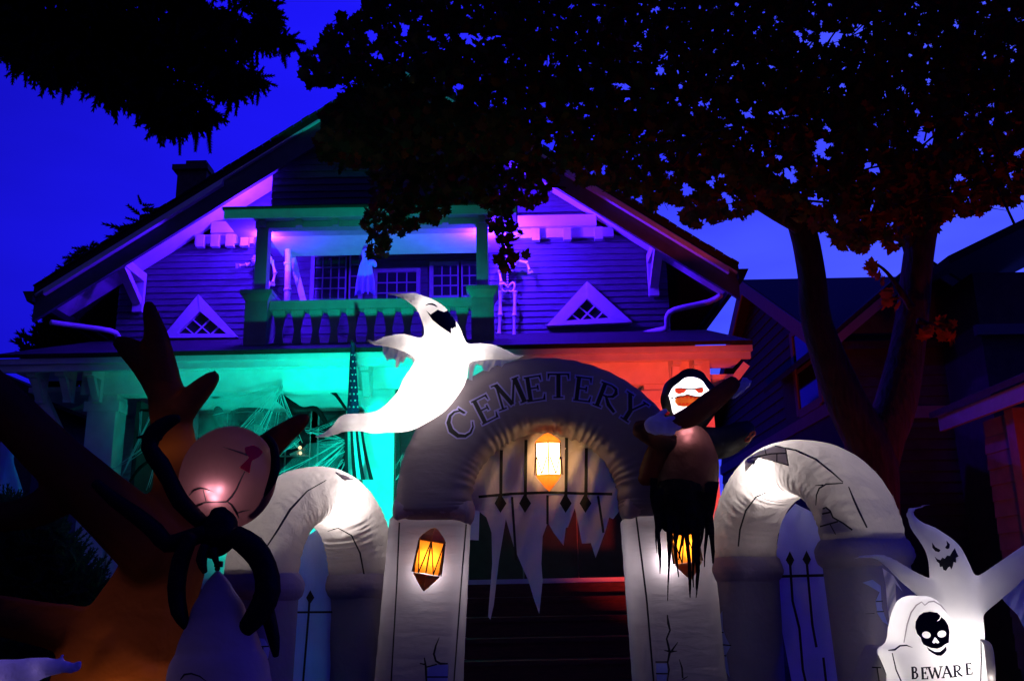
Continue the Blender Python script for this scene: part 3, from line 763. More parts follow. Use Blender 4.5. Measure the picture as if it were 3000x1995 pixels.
# lanterns
F_LGLASS = M_fabric('amber_panel', (.75, .38, .08), .7, .15, 12, tcol=(.95, .50, .10))
F_LCAP = M_fabric('lantern_cap_print', (.16, .09, .03), .35, .4, 14, tcol=(.5, .25, .06))
F_LHOT = M_emit('lit_lantern_panel', (1, .60, .22), 13.0)
F_LBASE = M_fabric('pale_cap', (.75, .42, .18), .6, .3, 14, tcol=(.9, .5, .2))
RIBM = M_solid('lantern_frame', (.10, .045, .012), .6, .2)
def lantern(px, py, Y, wpx, label, tilt, gl, cap, powr, hcap, hgl, hbase):
    c = P(px, py, Y); w = S(px, py, Y, wpx) / 2; k = S(px, py, Y, 1)
    T = thing('lantern', label, 'lantern', c)
    T['group'] = 'amber lanterns of the archway'
    rot = Matrix.Rotation(rad(tilt), 3, 'Y'); g2 = hgl * k / 2
    asp = .62
    MB().lathe(c, [(w * .94, -g2), (w, -g2 * .3), (w, g2 * .3), (w * .97, g2)], 6, asp, rot, rad(30)).build('panel', gl, T)
    MB().lathe(c, [(w * 1.06, g2 + .002), (w * 1.08, g2 + .010), (w * .82, g2 + hcap * k * .45), (w * .3, g2 + hcap * k * .9), (.004, g2 + hcap * k)], 6, asp, rot, rad(30)).build('cap', cap, T)
    MB().lathe(c, [(.004, -g2 - hbase * k), (w * .3, -g2 - hbase * k * .8), (w * 1.0, -g2 - .012), (w * 1.05, -g2 - .002)], 6, asp, rot, rad(30)).build('base', cap if gl is F_LGLASS else F_LBASE, T)
    q = lambda a, z: c + rot @ Vector((w * 1.03 * math.cos(a), w * 1.03 * asp * math.sin(a), z))
    for i in range(6):
        a = rad(30 + 60 * i); a2 = rad(60 * i + 60)
        MB().bar(q(a, -g2), q(a, g2), .008, m=0).build('rib', RIBM, T)
        if gl is F_LGLASS and math.sin(a2) < .4:
            for s in (-1, 1): MB().bar(q(a2 + 0, -g2), q(a2 + s * rad(29), g2), .006).build('rib', INK, T)
        if gl is F_LHOT and math.sin(a2) < .4:
            for s in (-1, 1): MB().bar(q(a2 + 0, -g2), q(a2 + s * rad(24), g2 * .1), .006).build('rib', RIBM, T)
    if gl is F_LGLASS: lamp('lantern_bulb', c, LANT if gl is F_LGLASS else (1, .62, .24), powr, .015, parent=T)
    return T
lantern(1258, 1634, YA - .30, 84, 'amber lantern with dark bars on the left cemetery pillar', 10, F_LGLASS, F_LCAP, 1.0, 42, 92, 48)
lantern(2008, 1600, YA - .30, 84, 'amber lantern on the right pillar behind the black rags', -6, F_LGLASS, F_LCAP, .9, 42, 92, 48)
lantern(1606, 1345, YA - .10, 80, 'glowing yellow lantern hanging from the top of the arch', 0, F_LHOT, F_LBASE, 13, 32, 90, 48)

# ---------------------------------------------------------------- side archways
def side_arch(label, pL, pR, zrise, r, capL, capR, mat, leg_mat, grow=1.0, asp=1.0):
    root = thing('side_archway', label, 'archway', ((pL.x + pR.x) / 2, (pL.y + pR.y) / 2, 0), 'small inflatable archways beside the big one')
    mid = (pL + pR) / 2; hv = (pL - pR) / 2; n = Vector((hv.y, -hv.x, 0)).normalized()
    pts = [mid + hv * math.cos(a) + Vector((0, 0, zrise * math.sin(a))) for a in [math.pi * i / 14 for i in range(15)]]
    rr = [r * (1 + (grow - 1) * (1 - math.cos(math.pi * i / 14)) / 2) for i in range(15)]
    def rip(t, a):
        inn = max(0, math.cos(a))
        a_ = (a + math.pi) % (2 * math.pi) - math.pi; pk = sum(math.exp(-((a_ - s0) / .30) ** 2) for s0 in (1.15, -1.15, 2.2, -2.2))
        return 1 + .026 * inn ** 2 * math.sin(t * 190 + 3 * math.sin(t * 31)) * (.55 + .45 * math.sin(t * 17)) + .011 * pk * math.sin(t * 210 + a * 5 + 2 * math.sin(t * 43)) * (.5 + .5 * math.sin(t * 13 + a)) + .004 * math.sin(t * 95 + a * 2)
    inner_sign = 1
    b = MB().tube([pts[0] - Vector((0, 0, .05))] + pts + [pts[-1] - Vector((0, 0, .05))], [rr[0]] + rr + [rr[-1]], 56, 15, sq=2.6, asp=asp, plane=tuple(n), ripple=rip)
    b.build('arch_tube', mat, root, True)
    legs = []
    for p, c, q in ((pL, capL, rr[0]), (pR, capR, rr[-1])):
        g0 = Vector((p.x + (p.x - mid.x) * .18, p.y + (p.y - mid.y) * .18, 0))
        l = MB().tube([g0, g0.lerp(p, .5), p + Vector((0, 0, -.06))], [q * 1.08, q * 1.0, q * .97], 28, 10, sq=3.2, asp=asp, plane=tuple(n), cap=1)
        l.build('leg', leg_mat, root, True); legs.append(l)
        a = Matrix.Rotation(math.atan2(hv.y, hv.x), 3, 'Z') @ Vector((q * .9, 0, 0))
        MB().tube([p - Vector((0, 0, .105)), p - Vector((0, 0, .07)), p - Vector((0, 0, .04)), p + Vector((0, 0, .005))], [q * 1.07, q * 1.14, q * 1.13, q * 1.04], 30, 4, sq=2.8, asp=asp * 1.02, plane=tuple(n), cap=2, ripple=lambda t, a: 1 + .010 * math.sin(a * 13 + t * 9)).build('capital', c, root, True)
    return root, b, legs
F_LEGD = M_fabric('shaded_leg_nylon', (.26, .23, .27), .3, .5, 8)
pL, pR = P(765, 1690, 5.25), P(1058, 1690, 5.86)
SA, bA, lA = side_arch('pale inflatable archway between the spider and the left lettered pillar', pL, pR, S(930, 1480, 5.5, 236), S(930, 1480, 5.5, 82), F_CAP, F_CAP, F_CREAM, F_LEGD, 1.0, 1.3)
lamp('arch_bulb', hot(bA.bvh(), 1000, 1475, .10), COOL, 15, .02, parent=SA)
lamp('arch_bulb', P(790, 1590, 5.28), (1, .85, .7), .3, .03, parent=SA)
lamp('arch_bulb', P(865, 1490, 5.38), (1, .85, .72), .38, .03, parent=SA)
tS = bA.bvh()
prt('seam', ribbon([(956, 1406), (900, 1438), (850, 1492), (815, 1550), (782, 1600)], [2, 4, 7, 6, 4]), tS, 5.3, INK, SA)
prt('seam', ribbon([(960, 1556), (990, 1546), (1030, 1568), (1055, 1620), (1068, 1690)], [2, 3, 4, 5, 4]), tS, 5.6, INK, SA)
prt('brick_patch', [[(985, 1383), (1030, 1400), (1008, 1405)]], tS, 5.5, F_PATCH, SA)
prt('printed_crack', ribbon([(983, 1383), (1009, 1406), (1036, 1402)], 3), tS, 5.5, INK, SA, off=.007)
lt = BVHTree.FromPolygons(lA[0].v, lA[0].f)
prt('printed_brick', [[(755, 1868), (775, 1870), (790, 1900), (780, 1960), (760, 1975)]], lt, 5.1, F_BLUE, SA)
prt('printed_crack', ribbon([(752, 1894), (788, 1892)], 4) + ribbon([(756, 1932), (786, 1930)], 4) + ribbon([(770, 1894), (770, 1931)], 3), lt, 5.1, INK, SA, off=.008)
# fence sheet of the left archway
def wv(Y0, Y1, x0, x1):
    return lambda off: (lambda px, py: P(px, py, Y0 + (Y1 - Y0) * (px - x0) / (x1 - x0) + .02 * math.sin(px * .06 + py * .012) + .012 * math.sin(py * .03 - px * .05) - off))
sh = wv(5.56, 5.8, 850, 960)
fs = flat([[(836, 1700), (850, 1640), (890, 1575), (945, 1540), (985, 1600), (990, 1700), (980, 1800), (965, 2000), (930, 2400), (800, 2400), (826, 2000), (836, 1780)]], sh(0), 20).build('fence_sheet', F_BLUE, SA, True)
flat(ribbon([(840, 1793), (975, 1792)], 6), sh(.012), 14).build('rail', INK, fs)
for x0, x1, y in ((863, 852, 1748), (907, 888, 1752)):
    flat(ribbon([(x0, y), (x0 - 3, 1800), (x1, 1995)], 6), sh(.008), 14).build('bar', INK, fs)
    flat([[(x0 + 2, y - 24), (x0 + 14, y - 2), (x0, y + 18), (x0 - 10, y - 2)]], sh(.008), 10).build('spearhead', INK, fs)

pL, pR = P(2180, 1640, 5.65), P(2530, 1590, 4.95)
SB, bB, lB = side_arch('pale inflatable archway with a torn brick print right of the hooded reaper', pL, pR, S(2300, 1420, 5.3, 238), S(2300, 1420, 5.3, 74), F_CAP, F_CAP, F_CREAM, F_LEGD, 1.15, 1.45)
lamp('arch_bulb', hot(bB.bvh(), 2252, 1400, .10), COOL, 15, .02, parent=SB)
lamp('arch_bulb', P(2470, 1450, 5.05), (1, .86, .75), .32, .03, parent=SB)
lamp('arch_bulb', P(2190, 1570, 5.6), (1, .9, .85), .25, .03, parent=SB)
tS = bB.bvh()
prt('brick_patch', [[(2170, 1352), (2215, 1325), (2275, 1303), (2303, 1312), (2310, 1365), (2220, 1338), (2184, 1380), (2182, 1352)]], tS, 5.2, F_PATCH, SB)
prt('printed_crack', ribbon([(2160, 1352), (2215, 1338), (2260, 1329), (2302, 1327)], 4) + ribbon([(2270, 1306), (2330, 1318), (2390, 1345), (2440, 1385), (2470, 1412)], [3, 5, 6, 5, 3]) + ribbon([(2301, 1312), (2310, 1364)], 4) + ribbon([(2276, 1330), (2276, 1352)], 3) + ribbon([(2184, 1380), (2222, 1338), (2308, 1362)], 3) + ribbon([(2240, 1312), (2245, 1333)], 3) + ribbon([(2200, 1330), (2205, 1342)], 3), tS, 5.2, INK, SB, off=.008)
prt('seam', ribbon([(2248, 1442), (2215, 1455), (2185, 1495), (2168, 1550), (2163, 1600)], [2, 4, 5, 5, 4]), tS, 5.4, INK, SB)
prt('seam', ribbon([(2486, 1425), (2500, 1460), (2518, 1500), (2540, 1545)], [3, 6, 6, 5]), tS, 4.9, INK, SB)
prt('printed_crack', ribbon([(2470, 1415), (2420, 1418), (2400, 1430), (2392, 1450), (2390, 1480)], [3, 5, 5, 4, 2]) + ribbon([(2388, 1422), (2412, 1420)], [2, 4]) + ribbon([(2410, 1490), (2420, 1486), (2432, 1496), (2440, 1515), (2470, 1532), (2497, 1552)], [5, 5, 5, 5, 5, 5]) + ribbon([(2408, 1505), (2432, 1500)], 5) + ribbon([(2402, 1542), (2455, 1527)], 5) + ribbon([(2432, 1536), (2448, 1565)], 3), tS, 5.0, INK, SB, off=.008)
prt('brick_patch', [[(2410, 1494), (2420, 1488), (2432, 1498), (2440, 1517), (2470, 1534), (2494, 1554), (2440, 1565), (2404, 1560)]], tS, 5.0, F_PATCH, SB)
lt = BVHTree.FromPolygons(lB[0].v, lB[0].f)
prt('printed_brick', [[(2116, 1788), (2098, 1820), (2096, 1850), (2100, 1890), (2110, 1940), (2138, 1984), (2128, 1915), (2140, 1892), (2126, 1865), (2118, 1840)]], lt, 5.5, F_BLUE, SB)
prt('printed_crack', ribbon([(2096, 1850), (2120, 1852)], 4) + ribbon([(2098, 1886), (2142, 1890)], 4) + ribbon([(2103, 1919), (2128, 1920)], 4), lt, 5.5, INK, SB, off=.008)
lt = BVHTree.FromPolygons(lB[1].v, lB[1].f)
prt('printed_brick', [[(2526, 1706), (2556, 1697), (2580, 1715), (2584, 1780), (2602, 1830), (2586, 1820), (2570, 1795), (2565, 1760), (2577, 1734), (2545, 1715)]], lt, 4.8, F_BLUE, SB)
prt('printed_crack', ribbon([(2566, 1761), (2586, 1760)], 3) + ribbon([(2568, 1791), (2590, 1790)], 3) + ribbon([(2535, 1797), (2562, 1796)], [1, 2]), lt, 4.8, INK, SB, off=.008)
sh = wv(5.72, 5.28, 2270, 2440)
fs = flat([[(2272, 1620), (2290, 1520), (2330, 1475), (2380, 1500), (2405, 1560), (2415, 1640), (2440, 1700), (2470, 1850), (2490, 2000), (2530, 2300), (2360, 2400), (2320, 2000), (2280, 1790)]], sh(0), 20).build('fence_sheet', F_BLUE, SB, True)
flat(ribbon([(2276, 1688), (2432, 1684)], 8), sh(.014), 14).build('rail', INK, fs)
for pl, y in (([(2314, 1640), (2322, 1760), (2342, 1840), (2352, 1960), (2360, 1995)], 1640), ([(2363, 1640), (2370, 1720), (2380, 1830), (2392, 1895)], 1638), ([(2422, 1640), (2430, 1780), (2448, 1900), (2460, 1990)], 1640), ([(2412, 1925), (2420, 1995)], None)):
    flat(ribbon(pl, 7), sh(.009), 14).build('bar', INK, fs)
    if y: x = pl[0][0]; flat([[(x, y - 26), (x + 13, y), (x + 2, y + 22), (x - 12, y)]], sh(.011), 10).build('spearhead', INK, fs)
# ---------------------------------------------------------------- flying ghost
def pxtube(mb, L, Y, n=14, sub=5, **k):
    "L: (px, py, radius px[, dY])"
    pts = [P(q[0], q[1], Y + (q[3] if len(q) > 3 else 0)) for q in L]
    return mb.tube(pts, [S(q[0], q[1], Y, q[2]) for q in L], n, sub, **k)
F_GHOST = M_fabric('ghost_nylon', (.78, .745, .73), .5, .7, 7)
YG = 5.32
GH = thing('flying_ghost', 'large glowing white ghost flying over the left shoulder of the cemetery arch', 'ghost', P(1270, 1060, YG))
b = MB()
pxtube(b, [(1108, 856, 3), (1165, 864, 8), (1225, 882, 22), (1272, 925, 42), (1297, 980, 56), (1306, 1040, 66), (1290, 1090, 82), (1248, 1150, 80), (1190, 1205, 60), (1110, 1236, 34), (1050, 1237, 27), (1010, 1240, 27), (978, 1262, 15), (935, 1278, 7), (905, 1275, 3)], YG, 22, 6, asp=.85, plane=(0, 1, 0))
pxtube(b, [(1300, 1050, 42), (1232, 1022, 30), (1180, 1003, 27), (1130, 1000, 17), (1098, 1006, 9), (1078, 994, 6), (1070, 982, 4)], YG, 14, 5, plane=(0, 1, 0), asp=.8)
pxtube(b, [(1300, 1060, 42), (1370, 1035, 27), (1430, 1030, 26), (1480, 1040, 18), (1510, 1047, 10), (1532, 1040, 6), (1548, 1044, 3)], YG, 14, 5, plane=(0, 1, 0), asp=.8)
g = blend(b, .016, 5); g.build('ghost_body', F_GHOST, GH, True); tG = g.bvh()
prt('mouth', [[(1295 + (x_ - 1295) * 1.14, 936 + (y_ - 936) * 1.14) for x_, y_ in ((1254, 913), (1266, 923), (1276, 916), (1284, 911), (1292, 914), (1300, 917), (1308, 913), (1312, 905), (1311, 898), (1320, 910), (1331, 936), (1331, 957), (1327, 956), (1323, 960), (1318, 958), (1319, 973), (1305, 964), (1288, 952), (1270, 937))]], tG, YG, INK, GH)
prt('eye', ribbon([(1247, 895), (1255, 891), (1266, 891), (1274, 894), (1281, 899)], [2, 4, 6, 5, 2]), tG, YG, INK, GH)
prt('eye', ribbon([(1284, 879), (1288, 890)], [3, 5]), tG, YG, F_PATCH, GH)
prt('eye', ribbon([(1311, 898), (1316, 907)], [3, 2]), tG, YG, INK, GH)
def frill(polys, Y, mat, parent, name='ragged_sleeve', amp=.012):
    return flat(polys, lambda px, py: P(px, py, Y + amp * math.sin(px * .19 + py * .07)), 10).build(name, mat, parent, True)
frill([[(1118, 1000), (1212, 1030), (1240, 1092), (1222, 1082), (1206, 1052), (1190, 1046), (1182, 1062), (1172, 1060), (1166, 1078), (1158, 1076), (1160, 1056), (1150, 1050), (1142, 1056), (1140, 1050), (1134, 1060), (1131, 1050), (1122, 1034)]], YG + .02, F_GHOST, GH)
frill([[(1350, 1050), (1510, 1052), (1478, 1066), (1470, 1075), (1458, 1070), (1440, 1078), (1432, 1088), (1418, 1086), (1410, 1070), (1395, 1066), (1392, 1072), (1385, 1095), (1384, 1115), (1374, 1112), (1373, 1075), (1366, 1062), (1340, 1110), (1310, 1130)]], YG + .03, F_GHOST, GH)
for px, py, w in ((1290, 1000, 1.0), (1300, 1055, 3.0), (1265, 1130, 3.4), (1195, 1200, 1.7), (1110, 1236, .55), (1040, 1238, .14), (1225, 1020, .8), (1390, 1034, .7), (1250, 900, .25)):
    lamp('ghost_bulb', P(px, py, YG), COOL, w, .03, parent=GH)
lamp('ghost_bulb', P(1300, 1165, YG + .06), COOL, .8, .03, parent=GH)

# ---------------------------------------------------------------- hooded reaper
YR_ = 5.25
RE = thing('reaper_figure', 'hooded skull faced reaper with red eyes and black rags before the right pillar', 'reaper', P(2020, 1400, YR_))
b = MB()
pxtube(b, [(2008, 1250, 40), (2018, 1300, 72), (2020, 1360, 88), (2010, 1420, 92), (2002, 1470, 84)], YR_, 20, 5, asp=.75, plane=(0, 1, 0))
q = blend(b, .016, 4); q.build('robe', F_ROBE, RE, True); tR = q.bvh()
F_HOOD = M_fabric('hood_nylon', (.010, .009, .010), .05, .5, 8)
b = MB(); pxtube(b, [(2030, 1100, 40), (2024, 1140, 80), (2018, 1185, 86), (2010, 1235, 62)], YR_ + .03, 18, 5, asp=.9, plane=(0, 1, 0)); blend(b, .016, 3).build('hood', F_HOOD, RE, True)
b = MB(); pxtube(b, [(2030, 1122, 36), (2026, 1150, 60), (2018, 1182, 66), (2002, 1212, 40)], YR_ - .14, 18, 5, asp=.7, plane=(0, 1, 0))
b = blend(b, .012, 4); sk = b.build('skull_face', F_WHITE, RE, True); tK = b.bvh()
fx = lambda x, y: (1750 + x / 3.136, 1000 + y / 3.136)
EYE = M_fabric('orange_print', (.8, .10, .03), .75, .1, tcol=(1, .07, .03)); MTH = M_fabric('amber_print', (.9, .16, .03), .75, .1, tcol=(1, .20, .03))
prt('eye_socket', [[fx(*p) for p in ((712, 432), (770, 432), (826, 440), (800, 470), (750, 484), (715, 470))]], tK, YR_ - .2, EYE, RE, 5)
prt('eye_socket', [[fx(*p) for p in ((890, 440), (930, 434), (968, 428), (978, 450), (962, 478), (925, 472))]], tK, YR_ - .2, EYE, RE, 5)
prt('brow', ribbon([fx(*p) for p in ((720, 430), (780, 432), (830, 440), (880, 440), (920, 432), (975, 424))], [2, 4, 4, 4, 4, 2]), tK, YR_ - .2, INK, RE, 5, .008)
prt('nose', [[fx(*p) for p in ((826, 452), (806, 468), (830, 464), (856, 468))]], tK, YR_ - .2, INK, RE, 4)
mo = [fx(*p) for p in ((716, 520), (740, 508), (780, 506), (830, 494), (880, 508), (950, 516), (1000, 510), (985, 540), (940, 565), (880, 588), (800, 600), (740, 592), (712, 560))]
prt('mouth', [mo], tK, YR_ - .2, MTH, RE, 5)
prt('mouth_outline', ribbon([fx(*p) for p in ((712, 524), (740, 506), (790, 502), (830, 490), (880, 504), (950, 512))], 4), tK, YR_ - .2, INK, RE, 5, .009)
for i in range(6):
    a, c = fx(748 + i * 38, 508 - 6 * math.sin(i)), fx(756 + i * 34, 584)
    prt('tooth', [[(a[0] - 5, a[1] - 1), (a[0] + 5, a[1] - 1), (a[0] + 3, a[1] + 6), (a[0] - 3, a[1] + 6)]], tK, YR_ - .2, EYE, RE, 5, .008)
    prt('tooth', [[(c[0] - 5, c[1] + 1), (c[0] + 5, c[1] + 1), (c[0] + 3, c[1] - 6), (c[0] - 3, c[1] - 6)]], tK, YR_ - .2, EYE, RE, 5, .008)
prt('cheek_line', ribbon([fx(*p) for p in ((660, 515), (690, 520), (705, 530))], [2, 4, 3]), tK, YR_ - .2, INK, RE, 5)
b = MB(); pxtube(b, [(1965, 1285, 40), (1930, 1335, 40), (1898, 1392, 30), (1880, 1408, 16)], YR_, 14, 5); b.build('sleeve', F_BROWN, RE, True)
b = MB(); pxtube(b, [(2060, 1300, 52), (2120, 1295, 46), (2170, 1270, 38), (2196, 1250, 22)], YR_ + .06, 14, 5); b.build('sleeve', F_HOOD, RE, True)
lamp('face_bulb', P(2020, 1165, YR_ - .13), (1, .95, .9), 3.6, .02, parent=RE)
# arm raised across the chin, and its open hand
F_SLEEVE = M_fabric('sleeve_nylon', (.085, .034, .022), .3, .6, 9, tcol=(.3, .1, .06), gloss=.004)
b = MB(); pxtube(b, [(1968, 1240, 20), (2020, 1222, 30), (2080, 1180, 32), (2130, 1140, 26), (2152, 1118, 20)], YR_ - .28, 14, 5); b.build('sleeve', F_SLEEVE, RE, True)
def hand(px, py, Y, fingers, palm, parent, r=7):
    b = MB(); pxtube(b, palm, Y, 10, 3, asp=.6, plane=(0, 1, 0))
    for f in fingers: pxtube(b, f, Y, 8, 3)
    blend(b, .006, 3, .5).build('hand', F_GLOVE, parent, True)
hand(2175, 1130, YR_ - .26, [[(2158, 1135, 7), (2154, 1118, 7), (2153, 1106, 5)], [(2170, 1130, 7), (2178, 1114, 6), (2176, 1106, 4)], [(2176, 1130, 7), (2186, 1112, 6), (2188, 1108, 4)], [(2180, 1134, 7), (2194, 1120, 6), (2202, 1116, 4)], [(2172, 1142, 7), (2190, 1130, 6), (2196, 1126, 4)]],
     [(2142, 1160, 13), (2160, 1142, 18), (2172, 1136, 16)], RE)
b = MB(); pxtube(b, [(1985, 1315, 30, .12), (1930, 1285, 34, .05), (1890, 1262, 32), (1866, 1256, 24)], YR_ - .12, 14, 4); b.build('sleeve', F_SLEEVE, RE, True)
hand(1950, 1245, YR_ - .3, [[(1950, 1232, 11), (1978, 1228, 10), (1996, 1238, 8)], [(1950, 1244, 11), (1984, 1240, 10), (1998, 1246, 7)], [(1950, 1256, 11), (1980, 1252, 10), (1990, 1256, 7)], [(1945, 1266, 10), (1965, 1268, 9), (1976, 1266, 6)], [(1925, 1222, 10), (1944, 1206, 8), (1952, 1202, 6)]],
     [(1898, 1250, 20), (1915, 1246, 30), (1940, 1246, 28)], RE)
prt('lapel', [[(1946, 1198), (1962, 1208), (1958, 1216), (1944, 1213)]], BVHTree.FromPolygons(b.v, b.f), YR_ - .3, EYE, RE)
# black rags: a torn skirt of many strips
b = MB(); pxtube(b, [(2002, 1385, 40), (2002, 1420, 78), (2000, 1470, 84), (2000, 1530, 76)], YR_ - .02, 18, 5, asp=.8, plane=(0, 1, 0), cap=2); b.build('rag_skirt', RAG, RE, True)
rr = random.Random(5)
strips = [(1920, 1400, 1620, 9), (1932, 1430, 1680, 12), (1945, 1450, 1560, 16), (1958, 1450, 1760, 9), (1968, 1450, 1600, 20), (1980, 1470, 1690, 12), (1992, 1470, 1570, 22), (2002, 1480, 1640, 12), (2012, 1480, 1750, 14), (2024, 1470, 1600, 22), (2033, 1480, 1720, 14), (2046, 1470, 1750, 12), (2060, 1440, 1600, 20), (2070, 1430, 1660, 12), (2082, 1410, 1650, 22), (2040, 1600, 1740, 8), (1912, 1400, 1590, 8)]
for x, y0, y1, w in strips:
    n = 7; d = rr.uniform(-.05, .03); sw = rr.uniform(-14, 14); ph = rr.uniform(0, 6)
    pl = [(x + sw * (i / n) ** 2 + 3 * math.sin(ph + i), y0 + (y1 - y0) * i / n) for i in range(n + 1)]
    ws = [w * 1.5 * (1.1 - .95 * (i / n) ** 1.3) * rr.uniform(.7, 1.25) for i in range(n + 1)]
    flat(ribbon(pl, ws), lambda px, py: P(px, py, YR_ - .12 + d + .02 * math.sin(py * .05 + ph)), 30).build('rag', RAG, RE)
for hx, hy, hp in ((2004, 1270, .45), (2020, 1266, .6), (2014, 1288, .35)): lamp('robe_bulb', hot(tR, hx, hy, .019), (1, .85, .85), hp, .01, parent=RE)
# orange chain links caught on the far sleeve
ch = MB()
for cx, cy in ((2192, 1285), (2204, 1272)):
    L_ = [P(cx + 9 * math.cos(a), cy + 6 * math.sin(a) - 5 * math.cos(a), YR_) for a in [2 * math.pi * i / 10 for i in range(11)]]
    ch.tube(L_, [.006] * 11, 6, 1, cap=0)
ch.build('orange_clip', M_solid('orange_plastic', (.75, .12, .02), .4), RE, True)

# ---------------------------------------------------------------- ghost rising behind the tombstone
YB_ = 4.3
GB = thing('tombstone_ghost', 'white pointed ghost with a black jagged grin rising behind the tombstone', 'ghost', (Xat(2800, 1900, YB_), YB_, 0))
b = MB()
k0 = P(2800, 1995, YB_); foot = Vector((k0.x, YB_, .05))
pts = [(2736, 1477, 2), (2700, 1484, 6), (2664, 1496, 9), (2672, 1520, 14), (2690, 1545, 22), (2730, 1578, 36), (2768, 1625, 52), (2788, 1690, 62), (2800, 1760, 68), (2806, 1850, 74), (2808, 1995, 76)]
b.tube([P(x, y, YB_) for x, y, r in pts] + [foot], [S(x, y, YB_, r) for x, y, r in pts] + [.14], 20, 5, asp=.85, plane=(0, 1, 0))
pxtube(b, [(2790, 1770, 46), (2730, 1735, 36), (2660, 1690, 27), (2610, 1650, 19), (2575, 1632, 12), (2540, 1628, 8), (2498, 1634, 3)], YB_ - .02, 14, 5, asp=.7, plane=(0, 1, 0))
pxtube(b, [(2820, 1780, 50), (2880, 1735, 46), (2940, 1690, 42), (3000, 1640, 36), (3060, 1590, 24), (3110, 1560, 8)], YB_ - .02, 14, 5, asp=.7, plane=(0, 1, 0))
g = blend(b, .013, 5); g.build('ghost_body', F_WHITE, GB, True); tG = g.bvh()
gx = lambda x, y: (2300 + x / 2.613, 1395 + y / 2.613)
prt('eye', [[gx(*p) for p in ((1125, 505), (1150, 540), (1190, 562), (1180, 580), (1150, 572), (1128, 545))]], tG, YB_, INK, GB, 5)
prt('eye', [[gx(*p) for p in ((1235, 490), (1262, 520), (1258, 550), (1240, 556), (1225, 545), (1240, 522))]], tG, YB_, INK, GB, 5)
prt('mouth', [[gx(*p) for p in ((1145, 612), (1165, 632), (1190, 640), (1205, 620), (1222, 630), (1240, 605), (1262, 608), (1280, 575), (1300, 548), (1312, 580), (1328, 612), (1308, 622), (1310, 660), (1290, 655), (1285, 685), (1272, 712), (1262, 690), (1250, 695), (1232, 722), (1212, 715), (1205, 690), (1185, 692), (1180, 665), (1162, 650))]], tG, YB_, INK, GB, 5)
frill([[gx(*p) for p in ((745, 700), (830, 760), (900, 880), (845, 820), (850, 960), (835, 1100), (815, 1112), (795, 1080), (780, 960), (770, 830))]], YB_ - .06, F_WHITE, GB)
frill([[gx(*p) for p in ((1490, 960), (1660, 900), (1829, 760), (1900, 780), (1900, 1180), (1829, 1160), (1780, 1060), (1700, 980), (1660, 935), (1610, 975), (1590, 995))]], YB_ + .02, F_BLUE, GB)
lamp('ghost_bulb', P(2810, 1860, YB_), COOL, 1.3, .03, parent=GB)
lamp('ghost_bulb', P(2785, 1710, YB_), COOL, .06, .03, parent=GB)
# ---------------------------------------------------------------- inflatable tombstone
YT = 4.05
TO = thing('tombstone', 'puffy white inflatable tombstone printed with a black skull and BEWARE', 'tombstone', (Xat(2780, 1990, YT), YT, 0))
def puff(outline, Y, d, vox=.012, it=8):
    b = MB(); b.prism([P(x, y, Y - d / 2) for x, y in outline], (0, d, 0)); return blend(b, vox, it, .7)
zg = P(2780, 2700, YT)
o1 = [gx(*p) for p in ((905, 1290), (915, 1180), (940, 1060), (985, 955), (1050, 915), (1110, 910), (1180, 945), (1240, 1010), (1300, 1110), (1345, 1200), (1410, 1240), (1540, 1252), (1562, 1500), (1580, 1700), (1620, 2600), (800, 2600), (860, 1800), (900, 1560), (820, 1370), (830, 1330), (900, 1295))]
st = puff(o1, YT, .2); st.build('stone_slab', F_WHITE, TO, True); tT = st.bvh()
b = MB(); pts = [gx(*p) for p in ((735, 1310), (790, 1296), (850, 1330), (930, 1560), (960, 1800), (980, 2600), (560, 2600), (610, 1800), (640, 1560), (690, 1400))]
l = puff(pts, YT + .16, .2); l.build('side_block', F_CREAM, TO, True); tL = l.bvh()
pts = [gx(*p) for p in ((1490, 1262), (1530, 1240), (1590, 1262), (1622, 1340), (1632, 1560), (1640, 1800), (1660, 2600), (1500, 2600), (1495, 1600))]
puff(pts, YT + .22, .16).build('side_block', F_CREAM, TO, True)
skull = [gx(*p) for p in ((1060, 1040), (1110, 1033), (1165, 1042), (1190, 1066), (1182, 1090), (1160, 1108), (1180, 1102), (1196, 1075), (1225, 1098), (1250, 1140), (1260, 1190), (1256, 1235), (1254, 1272), (1225, 1285), (1200, 1305), (1165, 1318), (1120, 1312), (1085, 1298), (1060, 1285), (1046, 1262), (1040, 1235), (1012, 1205), (997, 1160), (1000, 1110), (1025, 1065))]
def ell(cx, cy, rx, ry, n=14, rot=0): return [gx(cx + rx * math.cos(a) * math.cos(rot) - ry * math.sin(a) * math.sin(rot), cy + rx * math.cos(a) * math.sin(rot) + ry * math.sin(a) * math.cos(rot)) for a in [2 * math.pi * i / n for i in range(n)]]
nose_ = [gx(*p) for p in ((1146, 1228), (1160, 1240), (1182, 1270), (1168, 1278), (1152, 1270), (1140, 1278), (1126, 1268))]
prt('skull_print', [[skull, ell(1082, 1212, 34, 27, rot=.2), ell(1200, 1205, 34, 26, rot=-.2), nose_]], tT, YT, INK, TO, 6)
prt('jaw_print', [[gx(*p) for p in ((1084, 1302), (1110, 1322), (1150, 1342), (1185, 1342), (1215, 1318), (1234, 1296), (1237, 1330), (1220, 1352), (1195, 1372), (1165, 1370), (1130, 1352), (1100, 1332))]], tT, YT, INK, TO, 5)
prt('stone_edge_print', ribbon([gx(*p) for p in ((910, 1270), (935, 1130), (965, 1040), (1005, 985), (1045, 960), (1070, 985), (1100, 960), (1140, 955), (1190, 985), (1240, 1040), (1285, 1100))], [3, 4, 4, 4, 3, 3, 3, 4, 3, 2, 1]), tT, YT, F_PATCH, TO, 6)
